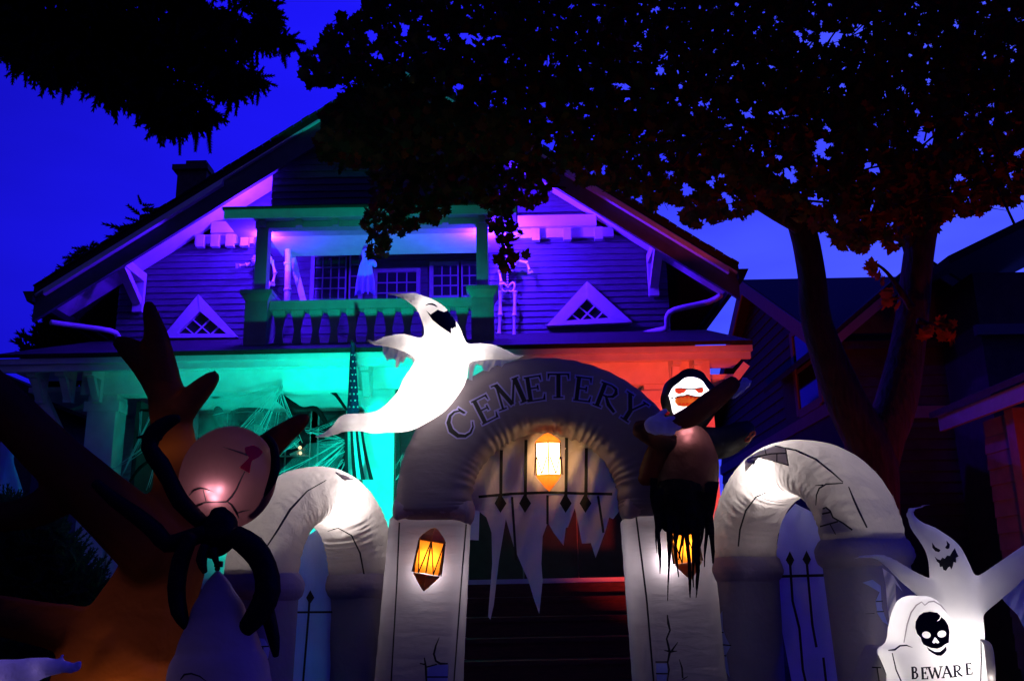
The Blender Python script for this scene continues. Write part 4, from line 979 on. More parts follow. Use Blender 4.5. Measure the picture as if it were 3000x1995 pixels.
prt('stone_edge_print', ribbon([gx(*p) for p in ((820, 1350), (850, 1480), (890, 1568), (930, 1680))], [3, 4, 4, 4]), tT, YT, INK, TO, 6)
prt('stone_edge_print', ribbon([gx(*p) for p in ((790, 1330), (840, 1325), (880, 1295), (930, 1292), (975, 1308))], [3, 6, 5, 4, 1]), tT, YT, INK, TO, 6)
prt('stone_edge_print', ribbon([gx(*p) for p in ((1500, 1250), (1502, 1400), (1498, 1568))], 4), tT, YT, INK, TO, 6)
prt('stone_edge_print', ribbon([gx(*p) for p in ((740, 1330), (720, 1370), (760, 1470), (800, 1568))], [3, 6, 5, 5]), tL, YT, INK, TO, 6)
prt('stone_edge_print', ribbon([gx(*p) for p in ((665, 1460), (735, 1462))], 4) + ribbon([gx(*p) for p in ((705, 1465), (720, 1568))], 4), tL, YT, INK, TO, 6)
for ch, x, y, h, a, w in (('B', 1003, 1502, 88, 3, .62), ('E', 1078, 1505, 86, 3, .62), ('W', 1160, 1500, 86, 3, 1.1), ('A', 1250, 1494, 86, 4, .86), ('R', 1330, 1488, 84, 4, .84), ('E', 1418, 1472, 84, 5, .62)):
    cx, cy = gx(x, y); prt('letter', glyph(ch, cx - 4, cy, h / 2.613 * 1.06, a, w, 1.2), tT, YT, INK, TO, 5, .012)
lamp('stone_bulb', P(2790, 1930, YT + .03), COOL, 3.4, .03, parent=TO)
lamp('stone_bulb', P(2740, 1830, YT + .02), COOL, 1.0, .03, parent=TO)
lamp('stone_bulb', P(2905, 1985, YT + .14), COOL, .15, .02, parent=TO)

# ---------------------------------------------------------------- inflatable dead tree
YD = 4.6
DT = thing('inflatable_tree', 'dark orange inflatable dead tree with bare stubby branches behind the spider', 'inflatable tree', (Xat(360, 1990, YD), YD, 0))
b = MB(); base = P(330, 1995, YD); ft = Vector((base.x - .05, YD, 0.0))
pts = [(335, 1995, 178), (395, 1850, 152), (465, 1700, 126), (512, 1560, 105), (522, 1420, 72), (510, 1300, 64), (492, 1190, 56), (478, 1100, 48), (460, 1000, 38), (444, 930, 26), (434, 888, 17)]
b.tube([ft] + [P(x, y, YD) for x, y, r in pts], [.55] + [S(x, y, YD, r) for x, y, r in pts], 22, 5, asp=.8, plane=(0, 1, 0))
pxtube(b, [(520, 1210, 50), (570, 1160, 38), (610, 1120, 29), (632, 1096, 18)], YD - .02, 14, 4)
pxtube(b, [(480, 1150, 48), (440, 1085, 44), (390, 1030, 38), (345, 1000, 22)], YD + .05, 14, 4)
pxtube(b, [(560, 1560, 80), (680, 1400, 56), (790, 1305, 42), (860, 1250, 30), (902, 1220, 16)], YD + .1, 14, 4)
pxtube(b, [(470, 1640, 95), (380, 1540, 95), (270, 1440, 85), (150, 1330, 76), (20, 1200, 70), (-120, 1060, 60), (-220, 980, 30)], YD - .12, 16, 5)
pxtube(b, [(180, 1450, 62), (90, 1500, 50), (-60, 1520, 40)], YD - .1, 14, 4)
pxtube(b, [(330, 1900, 120), (230, 1850, 72), (100, 1822, 62), (-60, 1790, 55), (-160, 1780, 30)], YD - .05, 14, 4)
tr = blend(b, .02, 5); tr.build('trunk', F_BROWN, DT, True)
tD = tr.bvh()
lamp('tree_bulb', P(360, 2060, YD - .1), (1, .55, .22), 1.3, .08, parent=DT)
lamp('tree_bulb', P(450, 1760, YD), (1, .6, .3), .10, .08, parent=DT)
lamp('tree_bulb', P(510, 1330, YD), (1, .62, .3), .14, .05, parent=DT)
# ---------------------------------------------------------------- spider on the tree
YS = 4.15
SP = thing('inflatable_spider', 'black inflatable spider with a glowing maroon abdomen clinging to the orange tree', 'spider', P(670, 1420, YS))
ab = MB(); r_ = S(670, 1395, YS, 1); ab.ball(P(669, 1398, YS), (r_ * 138, r_ * 128, r_ * 150), 48, 32, rot=Matrix.Rotation(rad(8), 3, 'Y')); ab.build('abdomen', F_MAROON, SP, True); tB = ab.bvh()
sx = lambda x, y: (550 + x / 3.337, 1080 + y / 3.336)
REDP = M_fabric('red_print', (.22, .006, .010), .6, .1, tcol=(.9, .05, .05))
for w, pl in ((4, ((340, 762), (460, 800), (600, 850))),): prt('web_print', ribbon([sx(*p) for p in pl], [1, 4, 5]), tB, YS, INK, SP)
prt('web_print', ribbon([sx(*p) for p in ((560, 1000), (520, 1080), (480, 1170), (430, 1250), (380, 1300))], [3, 4, 5, 6, 5]), tB, YS, INK, SP)
prt('web_print', ribbon([sx(*p) for p in ((380, 1300), (280, 1300), (170, 1305), (80, 1340), (10, 1385))], [5, 3, 5, 6, 3]), tB, YS, INK, SP)
prt('web_print', ribbon([sx(*p) for p in ((10, 1240), (60, 1185), (120, 1165), (180, 1175), (260, 1205))], [3, 5, 5, 4, 1]), tB, YS, INK, SP)
prt('web_print', ribbon([sx(*p) for p in ((150, 1180), (165, 1240), (180, 1300))], 3), tB, YS, INK, SP)
prt('web_print', ribbon([sx(*p) for p in ((380, 1290), (430, 1330), (475, 1400), (500, 1460))], [3, 6, 6, 3]), tB, YS, INK, SP)
prt('web_print', ribbon([sx(*p) for p in ((480, 1410), (540, 1390), (610, 1380))], [4, 4, 1]), tB, YS, INK, SP)
prt('hourglass_print', [[sx(*p) for p in ((600, 870), (505, 965), (570, 1000), (605, 1022), (625, 900))]], tB, YS, REDP, SP)
prt('hourglass_print', [[sx(*p) for p in ((600, 870), (625, 900), (700, 860), (735, 815), (690, 770), (640, 745), (560, 770), (560, 810))]], tB, YS, REDP, SP)
for hx, hy, hp in ((616, 1434, .6), (645, 1432, .75), (632, 1456, .75)): lamp('spider_bulb', hot(tB, hx, hy, .019), COOL, hp, .008, parent=SP)
b = MB(); pxtube(b, [(641, 1496, 24), (645, 1530, 50), (640, 1574, 54), (625, 1605, 40), (615, 1625, 20)], YS - .22, 18, 5, asp=.9, plane=(0, 1, 0)); b.build('head', F_BLACK, SP, True)
legs = [([(600, 1560, 24), (545, 1580, 27), (490, 1592, 26), (455, 1555, 26), (400, 1510, 24), (330, 1460, 20), (280, 1415, 14)], -.25),
        ([(590, 1530, 22), (530, 1470, 26), (498, 1410, 24), (470, 1360, 27), (438, 1310, 24), (455, 1265, 26), (495, 1235, 20), (522, 1226, 12)], -.2),
        ([(470, 1280, 12), (440, 1275, 8), (402, 1282, 3)], -.2),
        ([(560, 1570, 22), (530, 1640, 26), (517, 1720, 26), (525, 1790, 24), (545, 1835, 12)], -.3),
        ([(690, 1570, 32), (740, 1605, 38), (775, 1660, 36), (785, 1730, 38), (760, 1790, 36), (715, 1845, 24), (700, 1852, 12)], -.3),
        ([(765, 1740, 26), (785, 1800, 22), (802, 1870, 18), (808, 1920, 9)], -.24),
        ([(720, 1500, 14), (780, 1430, 14), (806, 1380, 14), (803, 1310, 13), (780, 1280, 10)], -.05),
        ([(600, 1600, 14), (590, 1640, 16), (600, 1675, 8)], -.32), ([(625, 1610, 14), (632, 1640, 9), (640, 1660, 6)], -.32)]
for L_, d in legs:
    b = MB(); pxtube(b, L_, YS + d, 14, 2); b.build('leg', F_BLACK, SP, True)
# ---------------------------------------------------------------- pale pointed inflatable in front
YK = 3.9
CN = thing('inflatable_cone', 'lilac grey pointed inflatable with a black tie at its tip below the spider', 'inflatable', (Xat(630, 1990, YK), YK, 0))
b = MB(); a = P(638, 1690, YK); q = P(640, 1990, YK); g0 = down(a, q)
b.tube([g0, g0.lerp(q, .6), q, P(640, 1890, YK), P(638, 1790, YK), P(637, 1720, YK), P(637, 1672, YK)], [.36, .31, S(0, 1990, YK, 148), S(0, 1890, YK, 118), S(0, 1790, YK, 78), S(0, 1720, YK, 42), S(0, 1672, YK, 5)], 26, 8, asp=.9, plane=(0, 1, 0))
b.build('cone_body', F_LILAC, CN, True); tC = b.bvh()
prt('seam', ribbon([(528, 1990), (540, 1975), (560, 1972), (585, 1980), (605, 1995)], [3, 6, 5, 4, 2]), tC, YK, INK, CN)
b = MB(); b.ball(P(637, 1665, YK), (.012, .01, .012), 8, 6); b.box(*[v for p in ((P(640, 1655, YK).x - .012, P(640, 1655, YK).x + .016), (YK - .02, YK + .01), (P(640, 1652, YK).z - .012, P(640, 1652, YK).z + .012)) for v in p]); b.build('tie', INK, CN)
lamp('cone_bulb', P(555, 1985, YK), (1, .75, .7), .10, .04, parent=CN)
# ---------------------------------------------------------------- pale arm reaching in at the corner
YL = 3.5
GA = thing('corner_ghost', 'violet lit pale ghost whose thin arm and hand reach over the lawn corner', 'ghost', (Xat(-120, 1990, YL), YL, 0))
b = MB(); k = P(-150, 2050, YL)
b.tube([Vector((k.x, YL, 0)), k, P(-140, 1960, YL), P(-130, 1900, YL)], [.22, S(0, 2000, YL, 110), S(0, 1960, YL, 95), S(0, 1900, YL, 50)], 16, 5)
pxtube(b, [(-80, 2020, 80), (0, 1995, 64), (70, 1972, 44), (130, 1955, 30), (180, 1953, 20), (215, 1952, 12)], YL, 14, 5, asp=.6, plane=(0, 1, 0))
for f in ([(170, 1945, 10), (182, 1925, 7), (183, 1912, 4)], [(200, 1952, 9), (225, 1943, 7), (240, 1935, 5)], [(200, 1955, 9), (228, 1953, 7), (243, 1944, 4)], [(195, 1958, 9), (222, 1962, 6), (235, 1957, 4)], [(185, 1960, 8), (205, 1968, 6), (218, 1966, 4)]): pxtube(b, f, YL, 8, 3)
blend(b, .008, 4).build('ghost_body', F_GLOVE, GA, True)
lamp('ghost_bulb', P(-20, 2010, YL), (.75, .5, 1), .10, .03, parent=GA); lamp('ghost_bulb', P(110, 1962, YL), (.65, .45, 1), .02, .02, parent=GA)  # lilac bulbs added only to brighten and tint the arm
# ---------------------------------------------------------------- neighbouring houses
def clapboards(x0, x1, y, z0, z1, h, mat, parent, cl=None, cr=None):
    z = z0
    while z < z1 - h:
        a0, a1 = (cl(z), cl(z + h)) if cl else (x0, x0); b0, b1 = (cr(z), cr(z + h)) if cr else (x1, x1)
        if b1 - a1 > .05:
            MB().hexa([V3(a0, y - .02, z), V3(b0, y - .02, z), V3(b0, y + .02, z), V3(a0, y + .02, z)], [V3(a1, y - .004, z + h), V3(b1, y - .004, z + h), V3(b1, y + .02, z + h), V3(a1, y + .02, z + h)]).build('siding_board', mat, parent)
        z += h
NSIDE = M_solid('neighbour_siding', (.05, .05, .055), .7, .2, 5, .2)
NTRIM = M_solid('neighbour_trim', (.17, .17, .18), .6, .1)
NX = Xat(2210, 835, 18.0)
NH = thing('neighbour_house', 'dark gabled house beyond the forked maple trunk', 'house', (NX + 3, 18, 0))
zrg = Zat(2210, 835, 18.0); zev = zrg - 2.35; yf, yb = 13.8, 22.2
mb = MB(); mb.prism([V3(NX, yf, 0), V3(NX, yb, 0), V3(NX, yb, zev), V3(NX, 18, zrg - .1), V3(NX, yf, zev)], (9, 0, 0)); mb.build('wall', NSIDE, NH)
b = MB()
b.prism([V3(NX - .25, yf - .5, zev - .22), V3(NX - .25, 18, zrg), V3(NX - .25, yb + .5, zev - .22), V3(NX - .25, yb + .5, zev - .1), V3(NX - .25, 18, zrg + .12), V3(NX - .25, yf - .5, zev - .1)], (9.5, 0, 0)); b.build('roof', SHINGLE, NH)
for ya, yz in ((yf - .5, 18), (yb + .5, 18)):
    a = V3(NX - .28, ya, zev - .22); c = V3(NX - .28, yz, zrg)
    MB().prism([a - dn * .2, a + dn * .1, c + dn * .1, c - dn * .2], (.028, 0, 0)).build('barge_board', NTRIM, NH)
# boards on the gable end that faces the decorated house
z = 2.6
while z < zrg - .4:
    h = .2; f = lambda zz: max(0.0, (zrg - .15 - zz) / (zrg - zev)) if zz > zev else 1.0
    w0, w1 = 4.2 * min(1, f(z)), 4.2 * min(1, f(z + h))
    MB().hexa([V3(NX - .03, 18 - w0, z), V3(NX - .03, 18 + w0, z), V3(NX, 18 + w0, z), V3(NX, 18 - w0, z)], [V3(NX - .006, 18 - w1, z + h), V3(NX - .006, 18 + w1, z + h), V3(NX, 18 + w1, z + h), V3(NX, 18 - w1, z + h)]).build('siding_board', NSIDE, NH); z += h
zb_ = Zat(2300, 1232, 15.3)
MB().box(NX - .06, NX - .031, yf, yb, zb_ - .1, zb_ + .1).build('belt_board', NTRIM, NH)
ya, yz = 15.7, 14.6; z0_, z1_ = zb_ + .25, zb_ + 1.55
b = MB(); b.box(NX - .07, NX - .031, ya, ya + .14, z0_ - .1, z1_ + .1); b.box(NX - .07, NX - .031, yz - .14, yz, z0_ - .1, z1_ + .1); b.box(NX - .068, NX - .031, yz, ya, z1_, z1_ + .14); b.box(NX - .068, NX - .031, yz, ya, z0_ - .14, z0_)
fr = b.build('window', NTRIM, NH); MB().box(NX - .045, NX - .032, yz, ya, z0_, z1_).build('pane', GLASS, fr)
MB().box(NX - .06, NX - .046, yz, ya, (z0_ + z1_) / 2 - .03, (z0_ + z1_) / 2 + .03).build('muntin', NTRIM, fr)
# cross gable on its front
CX0, CX1 = Xat(2428, 1000, 13.4), Xat(2428, 1000, 13.4) + 3.1; cz0 = Zat(2428, 1000, 13.4); cm = (CX0 + CX1) / 2; cz1 = cz0 + 1.2
MB().prism([V3(CX0 + .2, 13.6, 0), V3(CX1, 13.6, 0), V3(CX1, 13.6, cz0), V3(cm, 13.6, cz1 - .1), V3(CX0 + .2, 13.6, cz0)], (0, 3, 0)).build('cross_gable', NSIDE, NH)
MB().prism([V3(CX0 - .1, 13.3, cz0 - .1), V3(cm, 13.3, cz1), V3(CX1 + .1, 13.3, cz0 - .1), V3(CX1 + .1, 13.3, cz0), V3(cm, 13.3, cz1 + .12), V3(CX0 - .1, 13.3, cz0)], (0, 3.5, 0)).build('cross_roof', SHINGLE, NH)
for sx_ in (CX0 - .1, CX1 + .1):
    a = V3(sx_, 13.25, cz0 - .1); c = V3(cm, 13.25, cz1)
    MB().prism([a - dn * .14, c - dn * .14, c + dn * .02, a + dn * .02], (0, .045, 0)).build('barge_board', NTRIM, NH)
zz = 1.6
while zz < cz0: MB().hexa([V3(CX0 + .2, 13.575, zz), V3(CX1, 13.575, zz), V3(CX1, 13.6, zz), V3(CX0 + .2, 13.6, zz)], [V3(CX0 + .2, 13.594, zz + .16), V3(CX1, 13.594, zz + .16), V3(CX1, 13.6, zz + .16), V3(CX0 + .2, 13.6, zz + .16)]).build('siding_board', NSIDE, NH); zz += .16
MB().box(CX0 + .15, CX1, 13.53, 13.574, zb_ - .3, zb_ - .12).build('belt_board', NTRIM, NH)
# porch of the next house along, lit dim red
PX = Xat(2748, 1225, 10.4); PH = thing('side_house', 'low dim red house with a pale sloping eave board at the right edge', 'house', (PX + 2, 10, 0))
zA = Zat(2748, 1238, 10.4)
yn = 10.4 * (PX / Xat(3000, 1160, 10.4)) if False else 8.4
RWALL = M_solid('red_wall_paint', (.17, .10, .10), .7, .2, 6, .2)
MB().box(PX + .35, PX + 6, 7.0, 10.1, 0, zA - .05).build('wall', RWALL, PH)
z = .6
while z < zA - .3: MB().hexa([V3(PX + .325, 7.0, z), V3(PX + .325, 10.1, z), V3(PX + .35, 10.1, z), V3(PX + .35, 7.0, z)], [V3(PX + .342, 7.0, z + .17), V3(PX + .342, 10.1, z + .17), V3(PX + .35, 10.1, z + .17), V3(PX + .35, 7.0, z + .17)]).build('siding_board', RWALL, PH); z += .17
MB().box(PX + .2, PX + .36, 9.2, 9.36, 0, zA - .06).build('corner_post', RWALL, PH)
MB().box(PX, PX + .05, 6.9, 10.4, zA - .1, zA + .06).build('eave_board', NTRIM, PH)
MB().prism([V3(PX - .05, 6.8, zA + .062), V3(PX + 6, 6.8, zA + 2.4), V3(PX + 6, 6.8, zA + 2.5), V3(PX - .05, 6.8, zA + .13)], (0, 3.7, 0)).build('roof', SHINGLE, PH)
# tall house behind it
UX = Xat(2850, 960, 12.6)
UH = thing('tall_house', 'tall dark brown walled house behind the low red one', 'house', (UX + 3, 14, 0))
MB().box(UX, UX + 7, 12.4, 20, 0, Zat(2850, 800, 12.4)).build('wall', M_solid('brown_wall', (.08, .05, .045), .8, .2), UH)
MB().box(UX - .1, UX + 7, 12.3, 12.399, Zat(2900, 985, 12.4), Zat(2900, 955, 12.4)).build('belt_board', NTRIM, UH)
MB().prism([V3(UX - .5, 12.0, Zat(2850, 800, 12.4)), V3(UX + 7, 12.0, Zat(2850, 800, 12.4) + 3.5), V3(UX + 7, 12, Zat(2850, 800, 12.4) + 3.6), V3(UX - .5, 12.0, Zat(2850, 800, 12.4) + .12)], (0, 8, 0)).build('roof', SHINGLE, UH)
# low roof at the far left
FX = Xat(-10, 1115, 15)
FH = thing('far_house', 'black roofed house beyond the left end of the porch', 'house', (FX - 3, 18, 0))
q1 = P(-60, 1090, 15); q2 = P(118, 1172, 15)
MB().prism([q1, q2, V3(q2.x, 15, 0), V3(q1.x - 4, 15, 0), V3(q1.x - 4, 15, q1.z)], (0, 8, 0)).build('wall', NSIDE, FH)
sl = (q2 - q1).normalized(); nn_ = V3(-sl.z, 0, sl.x) * .14
e = q2 + sl * .4; MB().prism([q1 - V3(0, .3, 0), e - V3(0, .3, 0), e - V3(0, .3, 0) + (nn_ if nn_.z > 0 else -nn_), q1 - V3(0, .3, 0) + (nn_ if nn_.z > 0 else -nn_)], (0, 8.6, 0)).build('roof', SHINGLE, FH)

# ---------------------------------------------------------------- skeletons
BONE = M_solid('bone_plastic', (.80, .78, .72), .45, .06, 12, .1)
def skeleton(label, J, Y, Yf=None, rib_w=30):
    root = thing('skeleton', label, 'skeleton', P(J['hipL'][0], J['footL'][1], Y), 'plastic skeletons on the balcony')
    p = lambda k: P(J[k][0], J[k][1], Y + (J[k][2] if len(J[k]) > 2 else 0)); k = S(J['pelvis'][0], J['pelvis'][1], Y, 1)
    def bone(a, c, r, name):
        a, c = Vector(a), Vector(c); b = MB(); r *= 1.6; b.tube([a, a.lerp(c, .12), a.lerp(c, .5), a.lerp(c, .88), c], [r * 1.5, r, r * .75, r, r * 1.5], 8, 2, cap=2); b.build(name, BONE, root, True)
    b = MB(); s = p('skull'); b.ball(s + V3(0, 0, 3 * k), (11 * k, 12 * k, 12 * k), 12, 8); b.ball(s + V3(0, -5 * k, -9 * k), (7 * k, 7 * k, 6 * k), 10, 6)
    sk_ = blend(b, .014, 2).build('skull', BONE, root, True)
    for s_ in (-1, 1): MB().ball(s + V3(s_ * 4.5 * k, -11 * k, 0), (3 * k, 2 * k, 3 * k), 8, 6).build('eye_socket', INK, sk_)
    nk, pv = p('neck'), p('pelvis'); b = MB()
    for i in range(13): b.ball(nk.lerp(pv, i / 12), (3.2 * k, 3.2 * k, 2.2 * k), 8, 5)
    b.build('spine', BONE, root, True)
    rc = MB()
    for i in range(8):
        c = nk.lerp(pv, .10 + .05 * i); w = rib_w * k * (.62 + .38 * math.sin(math.pi * min(1, (i + 1.2) / 7))); 
        for s_ in (-1, 1):
            L_ = [c + V3(s_ * w * math.sin(a), .55 * w * (1 - math.cos(a)) * -1 + .2 * w, -.22 * w * (1 - math.cos(a))) for a in [math.pi * .95 * j / 7 for j in range(8)]]
            rc.tube(L_, [2.5 * k] * 8, 6, 1, cap=1)
    rc.build('rib_cage', BONE, root, True)
    b = MB()
    for s_ in (-1, 1):
        L_ = [pv + V3(s_ * q[0] * k, q[2] * k, q[1] * k) for q in ((2, 4, 3), (14, 14, 0), (20, 6, -3), (17, -8, -2), (8, -15, -4), (2, -12, -5))]
        b.tube(L_, [3 * k, 3.6 * k, 3 * k, 3 * k, 2.6 * k, 2.4 * k], 8, 3, cap=1)
    b.build('pelvis', BONE, root, True)
    bone(p('shL'), p('shR'), 2 * k, 'collar_bone')
    for s_ in 'LR':
        bone(p('sh' + s_), p('el' + s_), 2.9 * k, 'upper_arm'); bone(p('el' + s_), p('ha' + s_), 2.5 * k, 'forearm')
        bone(p('hip' + s_), p('kn' + s_), 3.6 * k, 'thigh'); bone(p('kn' + s_), p('an' + s_), 3.2 * k, 'shin')
        a, f = p('an' + s_), p('foot' + s_); b = MB(); b.tube([a, a.lerp(f, .5), f, f + V3(0, -8 * k, 0)], [3 * k, 3.4 * k, 4 * k, 2.4 * k], 8, 2, cap=2); b.build('foot', BONE, root, True)
        h = p('ha' + s_); d = (h - p('el' + s_)).normalized(); sd = d.cross(V3(0, 1, 0)); b = MB(); b.ball(h, (4 * k, 2 * k, 4 * k), 8, 5)
        for i in range(5): b.tube([h + sd * (i - 2) * 1.8 * k, h + d * 8 * k + sd * (i - 2) * 3.2 * k, h + d * 13 * k + sd * (i - 2) * 3.6 * k - V3(0, 2 * k, 0)], [1 * k, 1 * k, .7 * k], 6, 2, cap=1)
        b.build('hand', BONE, root, True)
    return root
skeleton('white skeleton standing on the porch roof right of the balcony, its head hidden by leaves', dict(skull=(1481, 728), neck=(1484, 752), pelvis=(1488, 842), shL=(1462, 766), shR=(1517, 764), elL=(1463, 796), haL=(1468, 826, -.1), elR=(1544, 770), haR=(1551, 790), hipL=(1466, 856), hipR=(1509, 856), knL=(1465, 924), knR=(1507, 925), anL=(1462, 978), anR=(1506, 985), footL=(1454, 992), footR=(1503, 996)), 12.32)
skeleton('white skeleton with one arm held out standing behind the left balcony post', dict(skull=(772, 712), neck=(770, 738), pelvis=(770, 838), shL=(742, 768), shR=(797, 765), elL=(722, 776), haL=(703, 778), elR=(806, 800), haR=(800, 826), hipL=(752, 852), hipR=(789, 852), knL=(752, 915), knR=(789, 915), anL=(752, 970), anR=(789, 970), footL=(748, 984), footR=(789, 986)), 12.32)

# ---------------------------------------------------------------- cloth ghosts hanging about
def cloth_ghost(label, head, hr, hem, Y, mat, face=True, arms=None):
    px, py = head; root = thing('hanging_ghost', label, 'ghost', P(px, py, Y), 'cloth ghosts hung from the house')
    h0 = P(px, py, Y); k = S(px, py, Y, 1); n = 28; rows = []; r_ = random.Random(int(px))
    prof = [(0, .02), (.0, .0)]
    L_ = [(-hr, .15), (-hr * .8, .62), (-hr * .3, .95), (hr * .3, 1.0), (hr, .85), (hr * 1.6, 1.0), (hr * 2.6, 1.5)] + [(hr * 2.6 + (hem - hr * 2.6) * t, 1.5 + .9 * t) for t in (.25, .5, .75, 1.0)]
    v = []; f = []
    for i, (dy, w) in enumerate(L_):
        for j in range(n):
            a = 2 * math.pi * j / n; rp = 1 + (.16 * math.sin(a * 6 + px) * min(1, max(0, (dy - hr) / hr / 3)))
            z = h0.z - dy * k - (r_.uniform(0, .25) * hem * k if i == len(L_) - 1 else 0)
            v.append(V3(h0.x + hr * k * w * rp * math.cos(a) * .8, Y + hr * k * w * rp * math.sin(a) * .6, z))
    for i in range(len(L_) - 1):
        for j in range(n): f.append((i * n + j, i * n + (j + 1) % n, (i + 1) * n + (j + 1) % n, (i + 1) * n + j))
    b = MB(); b.add(v, f); b.build('cloth', mat, root, True)
    if face:
        t = b.bvh()
        for s_ in (-1, 1): prt('eye', [[(px + s_ * hr * .38 + hr * .17 * math.cos(a), py + hr * .24 * math.sin(a)) for a in [2 * math.pi * i / 10 for i in range(10)]]], t, Y, INK, root, 5)
        prt('mouth', [[(px + hr * .2 * math.cos(a), py + hr * .75 + hr * .3 * math.sin(a)) for a in [2 * math.pi * i / 10 for i in range(10)]]], t, Y, INK, root, 5)
    if arms:
        for A_ in arms: b = MB(); pxtube(b, A_, Y, 10, 4); b.build('sleeve', mat, root, True)
    return root
cloth_ghost('pale blue cloth ghost hanging in the middle of the balcony', (1072, 742), 15, 108, 12.0, F_BLUE, False, [[(1080, 775, 12), (1092, 770, 10), (1100, 780, 5)]])
cloth_ghost('white faced hooded ghost hanging at the dark left end of the porch', (103, 1195), 20, 120, 10.9, F_GLOVE)
cloth_ghost('blue cloth ghost with long tatters below the left end of the porch', (22, 1310), 30, 140, 9.8, F_BLUE, False)

# ---------------------------------------------------------------- flag
FL = thing('flag', 'limp stars and stripes flag hanging from a pole on the porch beam', 'flag', P(1035, 1005, 10.0))
NAVY = M_solid('flag_navy', (.010, .012, .05), .8, .1); FRED = M_solid('flag_red', (.10, .008, .012), .8, .1); FWH = M_solid('flag_white', (.7, .7, .68), .8, .1)
def fsurf(off):
    def fn(px, py):
        t = (py - 1005) / 400
        return P(px, py, 9.98 + .04 * math.sin(px * .14 + 1.2 * t) + .03 * math.sin(px * .27) - off)
    return fn
flat([[(1028, 1005), (1038, 1003), (1046, 1100), (1053, 1215), (1016, 1215), (1020, 1150), (1024, 1060)]], fsurf(0), 12).build('canton', NAVY, FL, True)
for i in range(7):
    f0, f1 = i / 7, (i + 1) / 7
    e = lambda f, y: (1012 + 46 * f + (y - 1215) * .22 * (f - .2) * .55 + (y - 1215) ** 2 * .00045 * (f + .1), y)
    ys = [1215, 1250, 1290, 1330, 1370, 1405]
    flat([[e(f0, y) for y in ys] + [e(f1, y) for y in reversed(ys)]], fsurf(0), 14).build('stripe', FRED if i % 2 == 0 else FWH, FL, True)
for r_ in range(9):
    for c in range(2 + (r_ > 4)):
        y = 1040 + r_ * 19; x = 1031 - (r_ * .9) + c * (9 + r_ * .4) + (r_ % 2) * 4
        s = [(x + (4 if q % 2 == 0 else 1.7) * math.sin(q * math.pi / 5), y - (4 if q % 2 == 0 else 1.7) * math.cos(q * math.pi / 5)) for q in range(10)]
        flat([s], fsurf(.008), 6).build('star', FWH, FL)
MB().tube([P(1030, 998, 10.0), P(1082, 1092, 10.62)], [.014, .014], 8, 1).build('pole', METAL, FL, True)

# ---------------------------------------------------------------- stretched web and the big porch spider
WB = thing('stretched_web', 'white stretched spider webbing over the porch window', 'web', P(822, 1125, 10.6))
WEB = M_web('web_fibre', .85); VEIL = M_web('web_veil', .20)
wr = random.Random(3); hub = (822, 1127)
def strand(a, c, Ya, Yc, r, sag=6):
    n = 6; L_ = [P(a[0] + (c[0] - a[0]) * i / n, a[1] + (c[1] - a[1]) * i / n + sag * math.sin(math.pi * i / n), Ya + (Yc - Ya) * i / n) for i in range(n + 1)]
    MB().tube(L_, [r * (1 - .5 * i / n) for i in range(n + 1)], 5, 1, cap=0).build('strand', WEB, WB, True)
ends = [(600, 1190), (640, 1170), (700, 1250), (660, 1300), (720, 1330), (745, 1290), (770, 1270), (780, 1235), (790, 1340), (800, 1300), (860, 1245), (850, 1215), (865, 1270), (880, 1300), (620, 1215), (685, 1290), (760, 1310), (735, 1240)]
for e in ends: strand((hub[0] + wr.uniform(-8, 8), hub[1] + wr.uniform(-2, 6)), (e[0] + wr.uniform(-8, 8), e[1] + wr.uniform(-8, 8)), 10.58, 10.5 + wr.uniform(-.1, .3), wr.uniform(.0015, .0055), wr.uniform(-10, 14))
for a, c, r in (((1008, 1290), (820, 1390), .009), ((1008, 1300), (900, 1385), .012), ((1008, 1312), (935, 1375), .014), ((1008, 1318), (860, 1400), .007), ((1008, 1350), (985, 1382), .016), ((1000, 1280), (900, 1265), .008), ((895, 1262), (950, 1275), .008), ((1000, 1328), (945, 1385), .007), ((880, 1285), (820, 1330), .005), ((1006, 1290), (940, 1300), .006),
                ((440, 1225), (352, 1392), .014), ((425, 1312), (325, 1380), .012), ((412, 1205), (405, 1300), .008), ((450, 1240), (400, 1330), .006), ((455, 1350), (430, 1430), .008), ((1020, 1215), (905, 1265), .004), ((1180, 1330), (1165, 1370), .008), ((1250, 1280), (1165, 1400), .01), ((1240, 1265), (1170, 1350), .006)):
    [strand((a[0] + wr.uniform(-4, 4), a[1] + wr.uniform(-5, 5)), (c[0] + wr.uniform(-9, 9), c[1] + wr.uniform(-9, 9)), 10.55, 10.45, r * wr.uniform(.25, .6), wr.uniform(-8, 10)) for _ in range(3)]
vfn = lambda px, py: P(px, py, 10.5 + .06 * math.sin(px * .05 + py * .03))
flat([[(818, 1126), (640, 1178), (560, 1230), (600, 1330), (700, 1360), (800, 1310), (786, 1230)]], vfn, 30).build('veil', VEIL, WB, True)
flat([[(822, 1126), (786, 1230), (770, 1330), (880, 1310), (856, 1235)]], vfn, 30).build('veil', VEIL, WB, True)
flat([[(1008, 1285), (900, 1300), (800, 1400), (980, 1400), (1008, 1330)]], vfn, 30).build('veil', VEIL, WB, True)
PS = thing('porch_spider', 'big black spider with bent legs caught in the web at the porch window', 'spider', P(690, 1270, 10.9))
b = MB(); b.ball(P(645, 1228, 10.95), (S(645, 1228, 10.95, 16), .16, S(645, 1228, 10.95, 40)), 16, 10, rot=Matrix.Rotation(rad(-14), 3, 'Y')); b.build('body', F_BLACK, PS, True)
